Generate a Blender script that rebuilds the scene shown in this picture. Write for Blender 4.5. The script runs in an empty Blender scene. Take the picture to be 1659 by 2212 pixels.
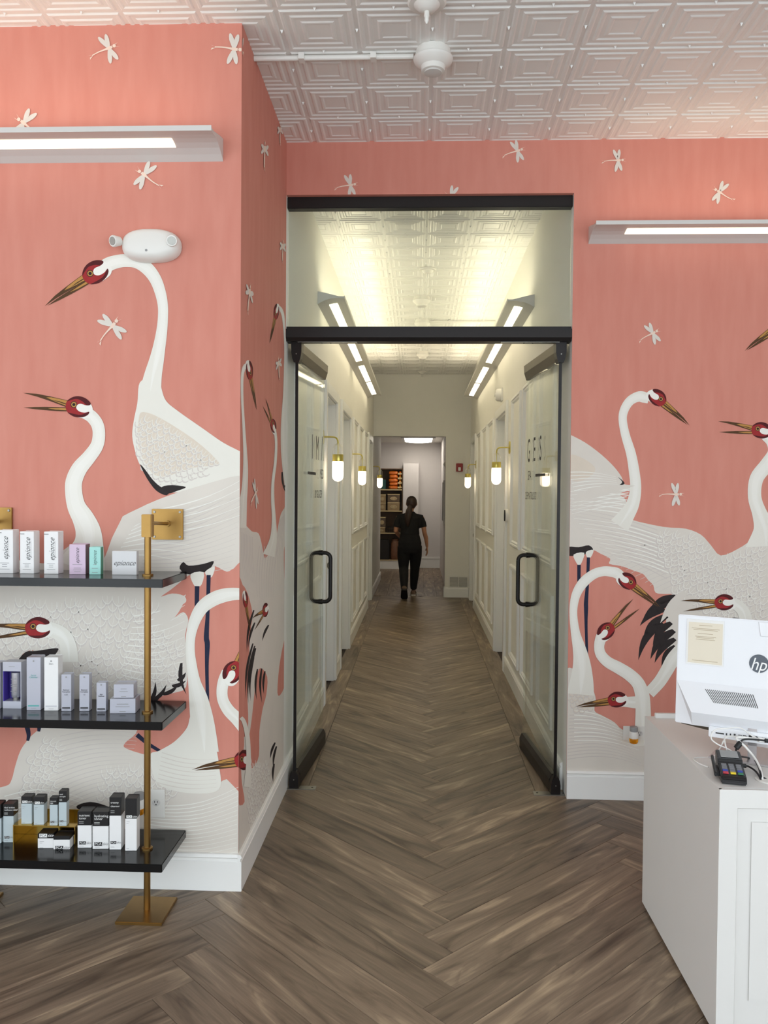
import bpy, bmesh, math, random
from mathutils import Vector, Matrix
from mathutils.geometry import tessellate_polygon

random.seed(7)
S = bpy.context.scene
COL = S.collection

# ------------------------------------------------------------------ camera
CAM_H, FPX, YAW, PITCH, ROLL = 1.618, 1770.8, .0424, .0224, .0082
IW, IH = 1659.0, 2212.0
_fw = Vector((-math.sin(YAW)*math.cos(PITCH), math.cos(YAW)*math.cos(PITCH), -math.sin(PITCH)))
_r0 = Vector((math.cos(YAW), math.sin(YAW), 0)); _u0 = _r0.cross(_fw)
_rt = _r0*math.cos(ROLL)+_u0*math.sin(ROLL); _up = _u0*math.cos(ROLL)-_r0*math.sin(ROLL)
cd = bpy.data.cameras.new('camera'); cam = bpy.data.objects.new('camera', cd); COL.objects.link(cam)
cd.sensor_fit = 'VERTICAL'; cd.sensor_height = 36; cd.lens = FPX/IH*36; cd.clip_start = .05; cd.clip_end = 100
M = Matrix((_rt, _up, -_fw)).transposed().to_4x4(); M.translation = (0, 0, CAM_H)
cam.matrix_world = M
S.camera = cam
# ------------------------------------------------------------------ world and daylight (street front glazing behind the camera, plus added side windows)
w = bpy.data.worlds.new('world'); S.world = w; w.use_nodes = True
bgn = w.node_tree.nodes['Background']; bgn.inputs[0].default_value = (.86, .94, 1, 1); bgn.inputs[1].default_value = 3.6
ld = bpy.data.lights.new('daylight_portal', 'AREA'); ld.shape = 'RECTANGLE'; ld.size = 13.0; ld.size_y = 3.2
ld.cycles.is_portal = True
lo = bpy.data.objects.new('daylight_portal', ld); COL.objects.link(lo)
lo.location = (.25, -1.4, 1.70); lo.rotation_euler = (math.radians(90), 0, math.radians(0))
ld2 = bpy.data.lights.new('side_portal', 'AREA'); ld2.shape = 'RECTANGLE'; ld2.size = 1.3; ld2.size_y = 3.2; ld2.cycles.is_portal = True
lo2 = bpy.data.objects.new('side_portal', ld2); COL.objects.link(lo2); lo2.location = (7.0, -.6, 1.70); lo2.rotation_euler = (math.radians(90), 0, math.radians(90))  # portal for the added right side window
LINEAR_E, UP_E, LOBBY_E, LOBBY_UP, SCONCE_E = 7.0, 25.0, 1.7, 10.0, 6.0
ld3 = ld2.copy(); ld3.size = 3.4; lo3 = bpy.data.objects.new('left_portal', ld3); COL.objects.link(lo3); lo3.location = (-6.5, .45, 1.70); lo3.rotation_euler = (math.radians(90), 0, math.radians(-90))  # portal for the added left side window
vs = S.view_settings; vs.view_transform = 'Standard'; vs.look = 'None'; vs.exposure = -.25; vs.gamma = 1; vs.use_curve_mapping = False

# ------------------------------------------------------------------ pixel to place helpers
CAMP = Vector((0, 0, CAM_H))
def ray(x, y): return _fw*FPX + _rt*(x-IW/2) - _up*(y-IH/2)
def onY(x, y, Y): d = ray(x, y); return CAMP + d*(Y/d.y)
def onX(x, y, X): d = ray(x, y); return CAMP + d*(X/d.x)
def onZ(x, y, Z=0.): d = ray(x, y); return CAMP + d*((Z-CAM_H)/d.z)

# ------------------------------------------------------------------ materials
def lin(c):
    o = []
    for v in c:
        v /= 255.
        o.append(v/12.92 if v <= .04045 else ((v+.055)/1.055)**2.4)
    return (*o, 1)
def mat(name, rgb, rough=.5, metal=0., var=.05, scale=12., bump=0., emit=0., spec=.5, coat=0., alpha=None):
    m = bpy.data.materials.new(name); m.use_nodes = True
    nt = m.node_tree; b = nt.nodes['Principled BSDF']
    b.inputs['Roughness'].default_value = rough; b.inputs['Metallic'].default_value = metal
    b.inputs['Specular IOR Level'].default_value = spec; b.inputs['Coat Weight'].default_value = coat
    c = lin(rgb)
    tc = nt.nodes.new('ShaderNodeTexCoord'); n = nt.nodes.new('ShaderNodeTexNoise')
    n.inputs['Scale'].default_value = scale; n.inputs['Detail'].default_value = 4
    nt.links.new(tc.outputs['Object'], n.inputs['Vector'])
    mx = nt.nodes.new('ShaderNodeMix'); mx.data_type = 'RGBA'
    mx.inputs[6].default_value = (c[0]*(1-var), c[1]*(1-var), c[2]*(1-var), 1)
    mx.inputs[7].default_value = (min(1, c[0]*(1+var)), min(1, c[1]*(1+var)), min(1, c[2]*(1+var)), 1)
    nt.links.new(n.outputs['Fac'], mx.inputs[0]); nt.links.new(mx.outputs[2], b.inputs['Base Color'])
    if bump:
        bp = nt.nodes.new('ShaderNodeBump'); bp.inputs['Strength'].default_value = bump; bp.inputs['Distance'].default_value = .002
        nt.links.new(n.outputs['Fac'], bp.inputs['Height']); nt.links.new(bp.outputs[0], b.inputs['Normal'])
    if emit:
        b.inputs['Emission Color'].default_value = c; b.inputs['Emission Strength'].default_value = emit
    return m
def glass_mat(name, tint, refl=1.0, rough=.0):
    m = bpy.data.materials.new(name); m.use_nodes = True; nt = m.node_tree; nt.nodes.clear()
    o = nt.nodes.new('ShaderNodeOutputMaterial'); mx = nt.nodes.new('ShaderNodeMixShader')
    t = nt.nodes.new('ShaderNodeBsdfTransparent'); t.inputs[0].default_value = (*tint, 1)
    g = nt.nodes.new('ShaderNodeBsdfGlossy'); g.inputs[0].default_value = (1, 1, 1, 1); g.inputs['Roughness'].default_value = rough
    f = nt.nodes.new('ShaderNodeFresnel'); f.inputs[0].default_value = 1.45
    k = nt.nodes.new('ShaderNodeMath'); k.operation = 'MULTIPLY'; k.inputs[1].default_value = refl
    nt.links.new(f.outputs[0], k.inputs[0]); nt.links.new(k.outputs[0], mx.inputs[0])
    nt.links.new(t.outputs[0], mx.inputs[1]); nt.links.new(g.outputs[0], mx.inputs[2]); nt.links.new(mx.outputs[0], o.inputs[0])
    return m
def pink_mat():
    m = mat('pink_wallpaper', (211, 139, 123), rough=.75, var=.05, scale=1.5, spec=.25)
    nt = m.node_tree; b = nt.nodes['Principled BSDF']
    tc = [n for n in nt.nodes if n.type == 'TEX_COORD'][0]; mx = [n for n in nt.nodes if n.type == 'MIX'][0]
    mp = nt.nodes.new('ShaderNodeMapping'); mp.inputs['Scale'].default_value = (9, 9, 1.6)
    n2 = nt.nodes.new('ShaderNodeTexNoise'); n2.inputs['Scale'].default_value = 2.2; n2.inputs['Detail'].default_value = 6
    nt.links.new(tc.outputs['Object'], mp.inputs[0]); nt.links.new(mp.outputs[0], n2.inputs['Vector'])
    m2 = nt.nodes.new('ShaderNodeMix'); m2.data_type = 'RGBA'; m2.blend_type = 'SOFT_LIGHT'; m2.inputs[0].default_value = .22
    nt.links.new(mx.outputs[2], m2.inputs[6]); nt.links.new(n2.outputs['Fac'], m2.inputs[7]); nt.links.new(m2.outputs[2], b.inputs['Base Color'])
    return m
def wood_mat():
    m = bpy.data.materials.new('grey_brown_oak'); m.use_nodes = True; nt = m.node_tree; b = nt.nodes['Principled BSDF']
    b.inputs['Roughness'].default_value = .42; b.inputs['Specular IOR Level'].default_value = .4
    N = nt.nodes.new; L = nt.links.new
    tc = N('ShaderNodeTexCoord'); oi = N('ShaderNodeObjectInfo')
    cb = N('ShaderNodeCombineXYZ')
    k1 = N('ShaderNodeMath'); k1.operation = 'MULTIPLY'; k1.inputs[1].default_value = 37.
    k2 = N('ShaderNodeMath'); k2.operation = 'MULTIPLY'; k2.inputs[1].default_value = 91.
    L(oi.outputs['Random'], k1.inputs[0]); L(oi.outputs['Random'], k2.inputs[0]); L(k1.outputs[0], cb.inputs[0]); L(k2.outputs[0], cb.inputs[1])
    ad = N('ShaderNodeVectorMath'); L(tc.outputs['Object'], ad.inputs[0]); L(cb.outputs[0], ad.inputs[1])
    def noise(sc, mpx, det, dist=0):
        mp = N('ShaderNodeMapping'); mp.inputs['Scale'].default_value = mpx; L(ad.outputs[0], mp.inputs[0])
        n = N('ShaderNodeTexNoise'); n.inputs['Scale'].default_value = sc; n.inputs['Detail'].default_value = det; n.inputs['Distortion'].default_value = dist
        L(mp.outputs[0], n.inputs['Vector']); return n
    big = noise(1.0, (1.6, 13, 1), 5, 1.4); fine = noise(1.0, (5, 120, 1), 4, .6); knot = noise(1.0, (3.2, 9, 1), 2, 2.6)
    r = N('ShaderNodeValToRGB'); e = r.color_ramp.elements
    e[0].position = .28; e[0].color = lin((76, 62, 50)); e[1].position = .74; e[1].color = lin((178, 158, 131))
    x = e.new(.46); x.color = lin((119, 103, 86)); x = e.new(.58); x.color = lin((131, 114, 96))
    L(big.outputs['Fac'], r.inputs[0])
    m1 = N('ShaderNodeMix'); m1.data_type = 'RGBA'; m1.blend_type = 'OVERLAY'; m1.inputs[0].default_value = .35
    L(r.outputs[0], m1.inputs[6]); L(fine.outputs['Fac'], m1.inputs[7])
    rk = N('ShaderNodeValToRGB'); rk.color_ramp.elements[0].position = .66; rk.color_ramp.elements[1].position = .78
    L(knot.outputs['Fac'], rk.inputs[0])
    kk = N('ShaderNodeMath'); kk.operation = 'MULTIPLY'; kk.inputs[1].default_value = .45; L(rk.outputs[0], kk.inputs[0])
    m2 = N('ShaderNodeMix'); m2.data_type = 'RGBA'; L(kk.outputs[0], m2.inputs[0]); L(m1.outputs[2], m2.inputs[6]); m2.inputs[7].default_value = lin((70, 56, 46))
    hv = N('ShaderNodeHueSaturation'); mr = N('ShaderNodeMapRange'); mr.inputs[3].default_value = .78; mr.inputs[4].default_value = 1.14
    L(oi.outputs['Random'], mr.inputs[0]); L(mr.outputs[0], hv.inputs['Value']); L(m2.outputs[2], hv.inputs['Color'])
    L(hv.outputs[0], b.inputs['Base Color'])
    bp = N('ShaderNodeBump'); bp.inputs['Strength'].default_value = .12; bp.inputs['Distance'].default_value = .001
    L(fine.outputs['Fac'], bp.inputs['Height']); L(bp.outputs[0], b.inputs['Normal'])
    return m
PINK = pink_mat(); WOOD = wood_mat()
WHITE = mat('white_wall_paint', (239, 237, 230), .6, var=.02, scale=4, spec=.3)
TRIM = mat('white_trim_gloss', (242, 242, 239), .35, var=.015, scale=5)
TIN = mat('white_pressed_tin', (236, 235, 231), .38, var=.03, scale=9)
GAP = mat('dark_joint', (58, 46, 38), .8)
BLACKM = mat('black_bronze_metal', (26, 21, 20), .42, .3, var=.1, scale=30)
DARKB = mat('dark_bronze_metal', (72, 62, 50), .38, .65, var=.08, scale=20)
STEEL = mat('brushed_steel', (150, 148, 142), .35, .9, var=.1, scale=60)
GLASS = glass_mat('green_clear_glass', (.965, .99, .975), .4)
CLEAR = glass_mat('clear_thin_glass', (.99, .99, .985), .35)
ACRYL = glass_mat('frosted_acrylic', (.9, .9, .9), 1.2, .25)
FIXW = mat('white_fixture_metal', (214, 212, 208), .35, var=.01)
LIGHT = mat('lit_diffuser', (255, 242, 206), .4, emit=LINEAR_E, var=0)
UPL = mat('lit_uplight', (255, 243, 213), .4, emit=UP_E, var=0)
LIGHT2 = mat('lit_lobby_diffuser', (255, 238, 215), .4, emit=LOBBY_E, var=0)
UPL2 = mat('lit_lobby_uplight', (255, 234, 208), .4, emit=LOBBY_UP, var=0)
PLAST = mat('white_plastic', (232, 230, 224), .4, var=.01)
BRASS = mat('aged_brass', (150, 117, 66), .34, .95, var=.16, scale=18)
BRIGHTBRASS = mat('pale_satin_brass', (205, 190, 105), .28, .9, var=.05)
GLOBE = mat('lit_opal_globe', (255, 236, 205), .3, emit=SCONCE_E, var=0)
SHELFB = mat('black_lacquer', (13, 13, 14), .16, var=.1, scale=40, spec=.35)
INK = mat('dark_print', (40, 38, 40), .6)
GREYINK = mat('grey_print', (150, 150, 150), .6)
WHITEINK = mat('white_print', (240, 240, 238), .6)

# ------------------------------------------------------------------ mesh helpers
ORG = {}
class MB:
    def __init__(s): s.v = []; s.f = []
    def add(s, vs, fs):
        o = len(s.v); s.v += [Vector(p) for p in vs]; s.f += [tuple(i+o for i in f) for f in fs]; return s
    def box(s, x0, x1, y0, y1, z0, z1):
        return s.add([(x0,y0,z0),(x1,y0,z0),(x1,y1,z0),(x0,y1,z0),(x0,y0,z1),(x1,y0,z1),(x1,y1,z1),(x0,y1,z1)],
                     [(0,3,2,1),(4,5,6,7),(0,1,5,4),(1,2,6,5),(2,3,7,6),(3,0,4,7)])
    def loft(s, rings, cap=True, closed=True):
        n = len(rings[0]); vs = [p for r in rings for p in r]; fs = []
        for i in range(len(rings)-1):
            for j in range(n if closed else n-1):
                k = (j+1) % n; fs.append((i*n+j, i*n+k, (i+1)*n+k, (i+1)*n+j))
        if cap: fs += [tuple(reversed(range(n))), tuple(range((len(rings)-1)*n, len(rings)*n))]
        return s.add(vs, fs)
    def prism(s, poly, fa, fb):      # poly of 2D points, fa/fb map to 3D ends
        return s.loft([[fa(*p) for p in poly], [fb(*p) for p in poly]])
    def lathe(s, prof, c=(0,0,0), n=20, axis='z', cap=True):
        rings = []
        for r, h in prof:
            ring = []
            for i in range(n):
                a = 2*math.pi*i/n; p = (r*math.cos(a), r*math.sin(a), h)
                if axis == 'x': p = (h, p[0], p[1])
                elif axis == 'y': p = (p[1], h, p[0])
                ring.append(Vector(p)+Vector(c))
            rings.append(ring)
        return s.loft(rings, cap)
    def tube(s, pts, r, n=10, radii=None, sub=0):
        pts = [Vector(p) for p in pts]
        if sub: pts = catmull(pts, sub)
        rings = []; ref = None
        for i, p in enumerate(pts):
            t = (pts[min(i+1, len(pts)-1)]-pts[max(i-1, 0)]).normalized()
            if ref is None:
                ref = Vector((0,0,1)) if abs(t.z) < .9 else Vector((1,0,0))
            a = (ref - t*ref.dot(t)).normalized(); ref = a; b = t.cross(a)
            rr = radii[i] if radii and not sub else r
            rings.append([p + a*(rr*math.cos(2*math.pi*j/n)) + b*(rr*math.sin(2*math.pi*j/n)) for j in range(n)])
        return s.loft(rings)
    def xf(s, M): s.v = [M @ p for p in s.v]; return s
    def build(s, name, m, parent=None, smooth=False, bevel=0., org=None):
        base = ORG.get(parent.name if parent else '', Vector((0,0,0))) if org is None else Vector(org)
        me = bpy.data.meshes.new(name); me.from_pydata([tuple(p-base) for p in s.v], [], s.f)
        bm = bmesh.new(); bm.from_mesh(me); bmesh.ops.recalc_face_normals(bm, faces=bm.faces[:])
        if bevel:
            bmesh.ops.bevel(bm, geom=bm.edges[:], offset=bevel, segments=2, affect='EDGES', clamp_overlap=True)
        bm.to_mesh(me); bm.free()
        if m: me.materials.append(m)
        o = bpy.data.objects.new(name, me); COL.objects.link(o)
        if smooth:
            me.polygons.foreach_set('use_smooth', [True]*len(me.polygons))
            me.set_sharp_from_angle(angle=math.radians(38))
        if parent: o.parent = parent; ORG[o.name] = base
        else:
            o.location = base; ORG[o.name] = base
        return o
def catmull(p, k, closed=False):
    out = []; n = len(p)
    for i in range(n if closed else n-1):
        g = (lambda j: p[j % n]) if closed else (lambda j: p[max(0, min(n-1, j))])
        a, b, c, d = g(i-1), g(i), g(i+1), g(i+2)
        for t in range(k):
            u = t/k; out.append(.5*((2*b)+(c-a)*u+(2*a-5*b+4*c-d)*u*u+(3*b-a-3*c+d)*u**3))
    if not closed: out.append(p[-1])
    return out
def tag(o, label=None, cat=None, group=None, kind=None):
    if label: o['label'] = label
    if cat: o['category'] = cat
    if group: o['group'] = group
    if kind: o['kind'] = kind
    return o
def thing(name, label, cat, loc=(0,0,0), rotz=0., group=None):
    o = bpy.data.objects.new(name, None); COL.objects.link(o); o.location = loc; o.rotation_euler = (0,0,rotz)
    o.empty_display_size = .05
    ORG[o.name] = Vector(loc) if rotz == 0 else Vector((0,0,0))
    return tag(o, label, cat, group)
def local(o): ORG[o.name] = Vector((0,0,0)); return o
def struct(name, mb, m, parent=None, **k):
    o = mb.build(name, m, parent, **k); o['kind'] = 'structure'; return o
def B(*a): return MB().box(*a)
def copy_tree(o, parent=None):
    c = o.copy(); COL.objects.link(c); c.parent = parent
    for ch in o.children: copy_tree(ch, c)
    return c
_fontcache = {}
def text(body, size, name, m, parent, place, shear=0., sx=1., align='CENTER', off=0.):
    """flat lettering; place maps local (u, v) to a point in the parent's space"""
    key = (body, shear, align, off)
    if key not in _fontcache:
        c = bpy.data.curves.new('t', 'FONT'); c.body = body; c.shear = shear; c.align_x = align; c.align_y = 'CENTER'; c.resolution_u = 3
        c.offset = off
        t = bpy.data.objects.new('t', c); COL.objects.link(t)
        dg = bpy.context.evaluated_depsgraph_get(); me = bpy.data.meshes.new_from_object(t.evaluated_get(dg))
        _fontcache[key] = ([v.co.copy() for v in me.vertices], [tuple(p.vertices) for p in me.polygons])
        bpy.data.objects.remove(t); bpy.data.curves.remove(c); bpy.data.meshes.remove(me)
    vs, fs = _fontcache[key]
    me = bpy.data.meshes.new(name); me.from_pydata([tuple(place(v.x*size*sx, v.y*size)) for v in vs], [], fs)
    me.materials.append(m); o = bpy.data.objects.new(name, me); COL.objects.link(o); o.parent = parent
    return o
# ------------------------------------------------------------------ the setting
H, XL, XR, YL, YP, YE, YB = 3.4875, -.721, .801, 3.277, 4.386, 12.87, 17.95
BX0, BX1, BZ = -1.7, .47, 2.735        # back room
LX0, LX1, LY0 = -6.5, 7.0, -1.4       # lobby
# ---- floor of herringbone planks
floor = struct('floor', B(LX0-.1, LX1+.1, LY0-.1, YB+.1, -.12, -.0105), GAP)
PL, PW = 1.22, .1524
def convex_clip(poly, a, b, c):        # keep a*x+b*y<=c
    out = []
    for i in range(len(poly)):
        p, q = poly[i], poly[(i+1) % len(poly)]
        dp, dq = a*p[0]+b*p[1]-c, a*q[0]+b*q[1]-c
        if dp <= 0: out.append(p)
        if dp*dq < 0: t = dp/(dp-dq); out.append((p[0]+(q[0]-p[0])*t, p[1]+(q[1]-p[1])*t))
    return out
def plank_mesh(mb, polys):
    for poly in polys:
        cx = sum(p[0] for p in poly)/len(poly); cy = sum(p[1] for p in poly)/len(poly)
        ins = []
        n = len(poly)
        for i in range(n):
            p0, p1, p2 = Vector(poly[i-1]), Vector(poly[i]), Vector(poly[(i+1) % n])
            e1, e2 = (p1-p0), (p2-p1)
            if e1.length < 1e-6 or e2.length < 1e-6: ins.append(p1); continue
            n1 = Vector((-e1.y, e1.x)).normalized(); n2 = Vector((-e2.y, e2.x)).normalized()
            bis = (n1+n2); k = .0011/max(.3, 1+n1.dot(n2)); ins.append(p1+bis*k)
        mb.loft([[Vector((p[0], p[1], -.0105)) for p in poly], [Vector((p[0], p[1], -.0012)) for p in poly], [Vector((p.x, p.y, 0)) for p in ins]])
full = [(.0006,.0006),(PL-.0006,.0006),(PL-.0006,PW-.0006),(.0006,PW-.0006)]
fmb = MB(); plank_mesh(fmb, [full]); fme = fmb.build('plank', WOOD, floor).data
bpy.data.objects.remove(bpy.data.objects['plank'])
FX0, FX1, FY = -.592, .648, 4.43
s2 = math.sqrt(.5)
rest = MB(); nplank = 0
def put_plank(origin, ang, boundary=None):
    global nplank
    c, s = math.cos(ang), math.sin(ang)
    W2L = lambda x, y: ((x-origin[0])*c+(y-origin[1])*s, -(x-origin[0])*s+(y-origin[1])*c)
    def clipw(poly, a, b, k):     # world half plane a*x+b*y<=k
        A = a*c+b*s; Bq = -a*s+b*c; K = k-(a*origin[0]+b*origin[1])
        return convex_clip(poly, A, Bq, K)
    corners = [(origin[0]+x*c-y*s, origin[1]+x*s+y*c) for x, y in full]
    xs = [p[0] for p in corners]; ys = [p[1] for p in corners]
    if max(xs) < LX0 or min(xs) > LX1 or max(ys) < LY0 or min(ys) > YE: return
    if max(xs) < XL-.02 and min(ys) > YL+.02: return
    if min(xs) > XR+.02 and min(ys) > YP+.05: return
    if max(ys) > YE:
        pass
    polys = []
    if max(ys) <= FY: polys = [full]
    elif min(ys) > FY and min(xs) >= FX0 and max(xs) <= FX1 and max(ys) < YE+.1: polys = [full]
    else:
        p = clipw(full, 0, 1, FY)
        if len(p) > 2: polys.append(p)
        q = clipw(clipw(clipw(clipw(full, 0, -1, -FY), 1, 0, FX1), -1, 0, -FX0), 0, 1, YE+.1)
        if len(q) > 2: polys.append(q)
    if not polys: return
    cy = sum(ys)/4
    if cy < 1.55 or sum(xs)/4 < -2.6 or sum(xs)/4 > 2.6:
        mb = MB(); plank_mesh(mb, polys)
        Mx = Matrix.Translation((origin[0], origin[1], 0)) @ Matrix.Rotation(ang, 4, 'Z'); mb.xf(Mx)
        rest.add(mb.v, mb.f); return
    if polys == [full]: me = fme
    else:
        mb = MB(); plank_mesh(mb, polys); t = mb.build('plank', WOOD, floor); me = t.data; bpy.data.objects.remove(t)
    o = bpy.data.objects.new('plank', me); COL.objects.link(o); o.parent = floor
    o.location = (origin[0], origin[1], 0); o.rotation_euler = (0, 0, ang); nplank += 1
PX, PY = .135, 3.30                     # a vertex of the pattern
for j in range(-6, 8):
    for k in range(-85, 100):
        # unrotated cell origin, rotated by 45 deg: (1,1) runs along +Y
        ux, uy = k*PW+j*PL, k*PW-j*PL
        def wp(x, y): return (PX+(x-y)*s2, PY+(x+y)*s2-.0)
        put_plank(wp(ux, uy), math.radians(45))                              # plank running along +x of the cell
        put_plank(wp(ux, uy), math.radians(45)) if False else None
        ox, oy = ux+PL+PW, uy-PL+PW                                            # upright plank, its corner and direction
        put_plank(wp(ox, oy), math.radians(135))
# border planks along the corridor walls
def border(x0, x1, y0, y1, seed):
    global nplank
    rnd = random.Random(seed); y = y0
    while y < y1-.05:
        L = min(PL, y1-y) if y > y0 else rnd.uniform(.5, 1.1)
        mb = MB(); wd = x1-x0
        plank_mesh(mb, [[(.0006,.0006),(L-.0006,.0006),(L-.0006,wd-.0006),(.0006,wd-.0006)]])
        o = mb.build('plank', WOOD, floor); o.location = (x1, y, 0); o.rotation_euler = (0, 0, math.radians(90)); nplank += 1
        y += L
border(XL-.02, FX0-.001, FY+.002, 12.9, 1); border(FX1+.001, XR+.02, FY+.002, 12.9, 2)
for i in range(11):                      # back room, planks straight down the room
    x0 = BX0+i*.2
    y = 12.97-(i % 3)*.35
    while y < YB:
        a, b2 = max(y, 12.972), min(y+1.2, YB)
        if b2-a > .1:
            mb = MB(); plank_mesh(mb, [[(0,.001),(b2-a-.002,.001),(b2-a-.002,.199),(0,.199)]])
            o = mb.build('plank', WOOD, floor); o.location = (x0+.2, a, 0); o.rotation_euler = (0, 0, math.radians(90)); nplank += 1
        y += 1.2
if rest.v: tag(rest.build('plank_field', WOOD, floor), kind='stuff')
for sx, sy, px in ((-1, 1, 0), (1, 1, 0)): pass

# ---- pressed tin ceilings
PT = .3048; TX0, TY0 = -.572, 4.1045
ceil = struct('ceiling', B(LX0-.1, LX1+.1, LY0-.1, YP+.11, H+.012, H+.12), TIN)
ceil2 = struct('ceiling', B(XL-.1, XR+.1, YP+.115, YE+.1, H+.012, H+.12), TIN)
def tile_geo(mb, x, y):
    prof = [(0, .002), (.008, .002), (.014, -.0035), (.024, -.0035), (.031, .0003), (.045, .0003), (.052, -.0038), (.060, -.0038), (.068, -.0005), (.084, -.001), (.091, -.0042), (.100, -.0042), (.106, -.0015)]
    rings = []
    for d, z in prof:
        a, b2 = d, PT-d
        rings.append([Vector((x+a, y+a, z)), Vector((x+b2, y+a, z)), Vector((x+b2, y+b2, z)), Vector((x+a, y+b2, z))])
    n = 4; vs = [p for r in rings for p in r]; fs = []
    for i in range(len(rings)-1):
        for j in range(4): k = (j+1) % 4; fs.append((i*4+j, i*4+k, (i+1)*4+k, (i+1)*4+j))
    fs.append(tuple(range((len(rings)-1)*4, len(rings)*4)))
    mb.add(vs, fs)
    for (bx, by) in ((x+PT/2, y), (x, y+PT/2)):      # small nail-head buttons on the seams
        mb.add([(bx-.007,by-.007,.004),(bx+.007,by-.007,.004),(bx+.007,by+.007,.004),(bx-.007,by+.007,.004),(bx,by,-.010)], [(0,1,4),(1,2,4),(2,3,4),(3,0,4)])
tmb = MB(); tile_geo(tmb, 0, 0); _t = tmb.build('ceiling_tile', TIN, ceil); tme = _t.data; bpy.data.objects.remove(_t)
trest = MB(); ntile = 0
for i in range(-20, 26):
    for j in range(-26, 30):
        x, y = TX0+i*PT, TY0+j*PT
        cx, cy = x+PT/2, y+PT/2
        par = ceil if cy < YP+.05 else ceil2
        if par is ceil:
            if x+PT < LX0 or x > LX1 or y < LY0: continue
            if x+PT < XL-.03 and y > YL+.03: continue
            if cy > YP: continue
        else:
            if x+PT < XL-.0 or x > XR or y > YE: continue
        if par is ceil and (cy < 1.9 or cx < -2.6 or cx > 2.5):
            mb = MB(); tile_geo(mb, x, y); trest.add(mb.v, mb.f); continue
        o = bpy.data.objects.new('ceiling_tile', tme); COL.objects.link(o); o.parent = par
        o.location = (x, y, H); ntile += 1
for v in trest.v: v.z += H
tag(trest.build('ceiling_tile_field', TIN, ceil), kind='stuff')
print('planks', nplank, 'tiles', ntile)

# ---- walls of the lobby
wall_left = struct('wall_left', B(LX0, XL, YL, YL+.12, 0, H+.01), PINK)
wall_return = struct('wall_return', B(XL-.12, XL, YL+.12, YP, 0, H+.01), PINK)
wall_right = struct('wall_right', B(XR+.0, LX1, YP+.003, YP+.12, 0, H+.01), WHITE)
B(XR, LX1, YP, YP+.003, 0, H+.01).build('wallpaper', PINK, wall_right)
wall_header = struct('wall_header', B(XL, XR+.0, YP, YP+.12, 3.207, H+.01), PINK)
mb = MB(); mb.box(LX0-.12, LX0, LY0, YL+.12, 0, .1).box(LX0-.12, LX0, LY0, YL+.12, 3.3, H+.01).box(LX0-.12, LX0, LY0, -1.25, .1, 3.3).box(LX0-.12, LX0, 2.15, YL+.12, .1, 3.3)
wall_side_a = struct('wall_added_window_side', mb, WHITE)
win = MB()
for i in range(5): y = -1.25+i*3.34/4; win.box(LX0-.1, LX0-.04, y, y+.06, .1, 3.3)
win.box(LX0-.1, LX0-.04, -1.25, 2.15, .1, .16).box(LX0-.1, LX0-.04, -1.25, 2.15, 2.4, 2.46).box(LX0-.1, LX0-.04, -1.25, 2.15, 3.24, 3.3)
struct('added_window_left', win, BLACKM)  # unseen side window, added for more daylight from the left
mb = MB(); mb.box(LX1, LX1+.12, LY0, YP+.12, 0, .1).box(LX1, LX1+.12, LY0, YP+.12, 3.3, H+.01).box(LX1, LX1+.12, LY0, -1.25, .1, 3.3).box(LX1, LX1+.12, 0.05, YP+.12, .1, 3.3)
wall_side_b = struct('wall_desk_side', mb, WHITE)
win = MB()
for i in range(3): y = -1.25+i*1.24/2; win.box(LX1+.04, LX1+.1, y, y+.06, .1, 3.3)
win.box(LX1+.04, LX1+.1, -1.25, 0.05, .1, .16).box(LX1+.04, LX1+.1, -1.25, 0.05, 2.4, 2.46).box(LX1+.04, LX1+.1, -1.25, 0.05, 3.24, 3.3)
struct('added_window_right', win, BLACKM)  # unseen side window, added to light the return wall
mb = MB(); mb.box(LX0, LX1, LY0-.12, LY0, 0, .1).box(LX0, LX1, LY0-.12, LY0, 3.3, H).box(LX0, -6.25, LY0-.12, LY0, .1, 3.3).box(6.75, LX1, LY0-.12, LY0, .1, 3.3)
wall_front = struct('wall_street', mb, WHITE)
win = MB()
for i in range(11): x = -6.25+i*12.94/10; win.box(x, x+.06, LY0-.1, LY0-.04, .1, 3.3)
win.box(-6.25, 6.75, LY0-.1, LY0-.04, .1, .16).box(-6.25, 6.75, LY0-.1, LY0-.04, 2.4, 2.46).box(-6.25, 6.75, LY0-.1, LY0-.04, 3.24, 3.3)
struct('window_1', win, BLACKM)
# ---- baseboards
def base_run(name, pts, parent=None, h=.15, t=.016):
    """pts: list of (x, y) along the wall; board sits on the left of travel"""
    mb = MB()
    for (a, b2) in zip(pts[:-1], pts[1:]):
        a, b2 = Vector((*a, 0)), Vector((*b2, 0)); d = (b2-a).normalized(); n = Vector((-d.y, d.x, 0))
        prof = [(0,0),(t,0),(t,h-.03),(t-.004,h-.028),(t-.004,h-.018),(t+.002,h-.012),(t-.003,h-.002),(t-.008,h),(0,h)]
        mb.loft([[p+n*u+Vector((0,0,z)) for u, z in prof] for p in (a, b2)])
    return struct(name, mb, TRIM)
base_run('baseboard_left', [(XL, YL), (LX0, YL)])
base_run('baseboard_return', [(XL, YP+.06), (XL, YL-.016)])
base_run('baseboard_right', [(LX1, YP), (XR, YP)])
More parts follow.
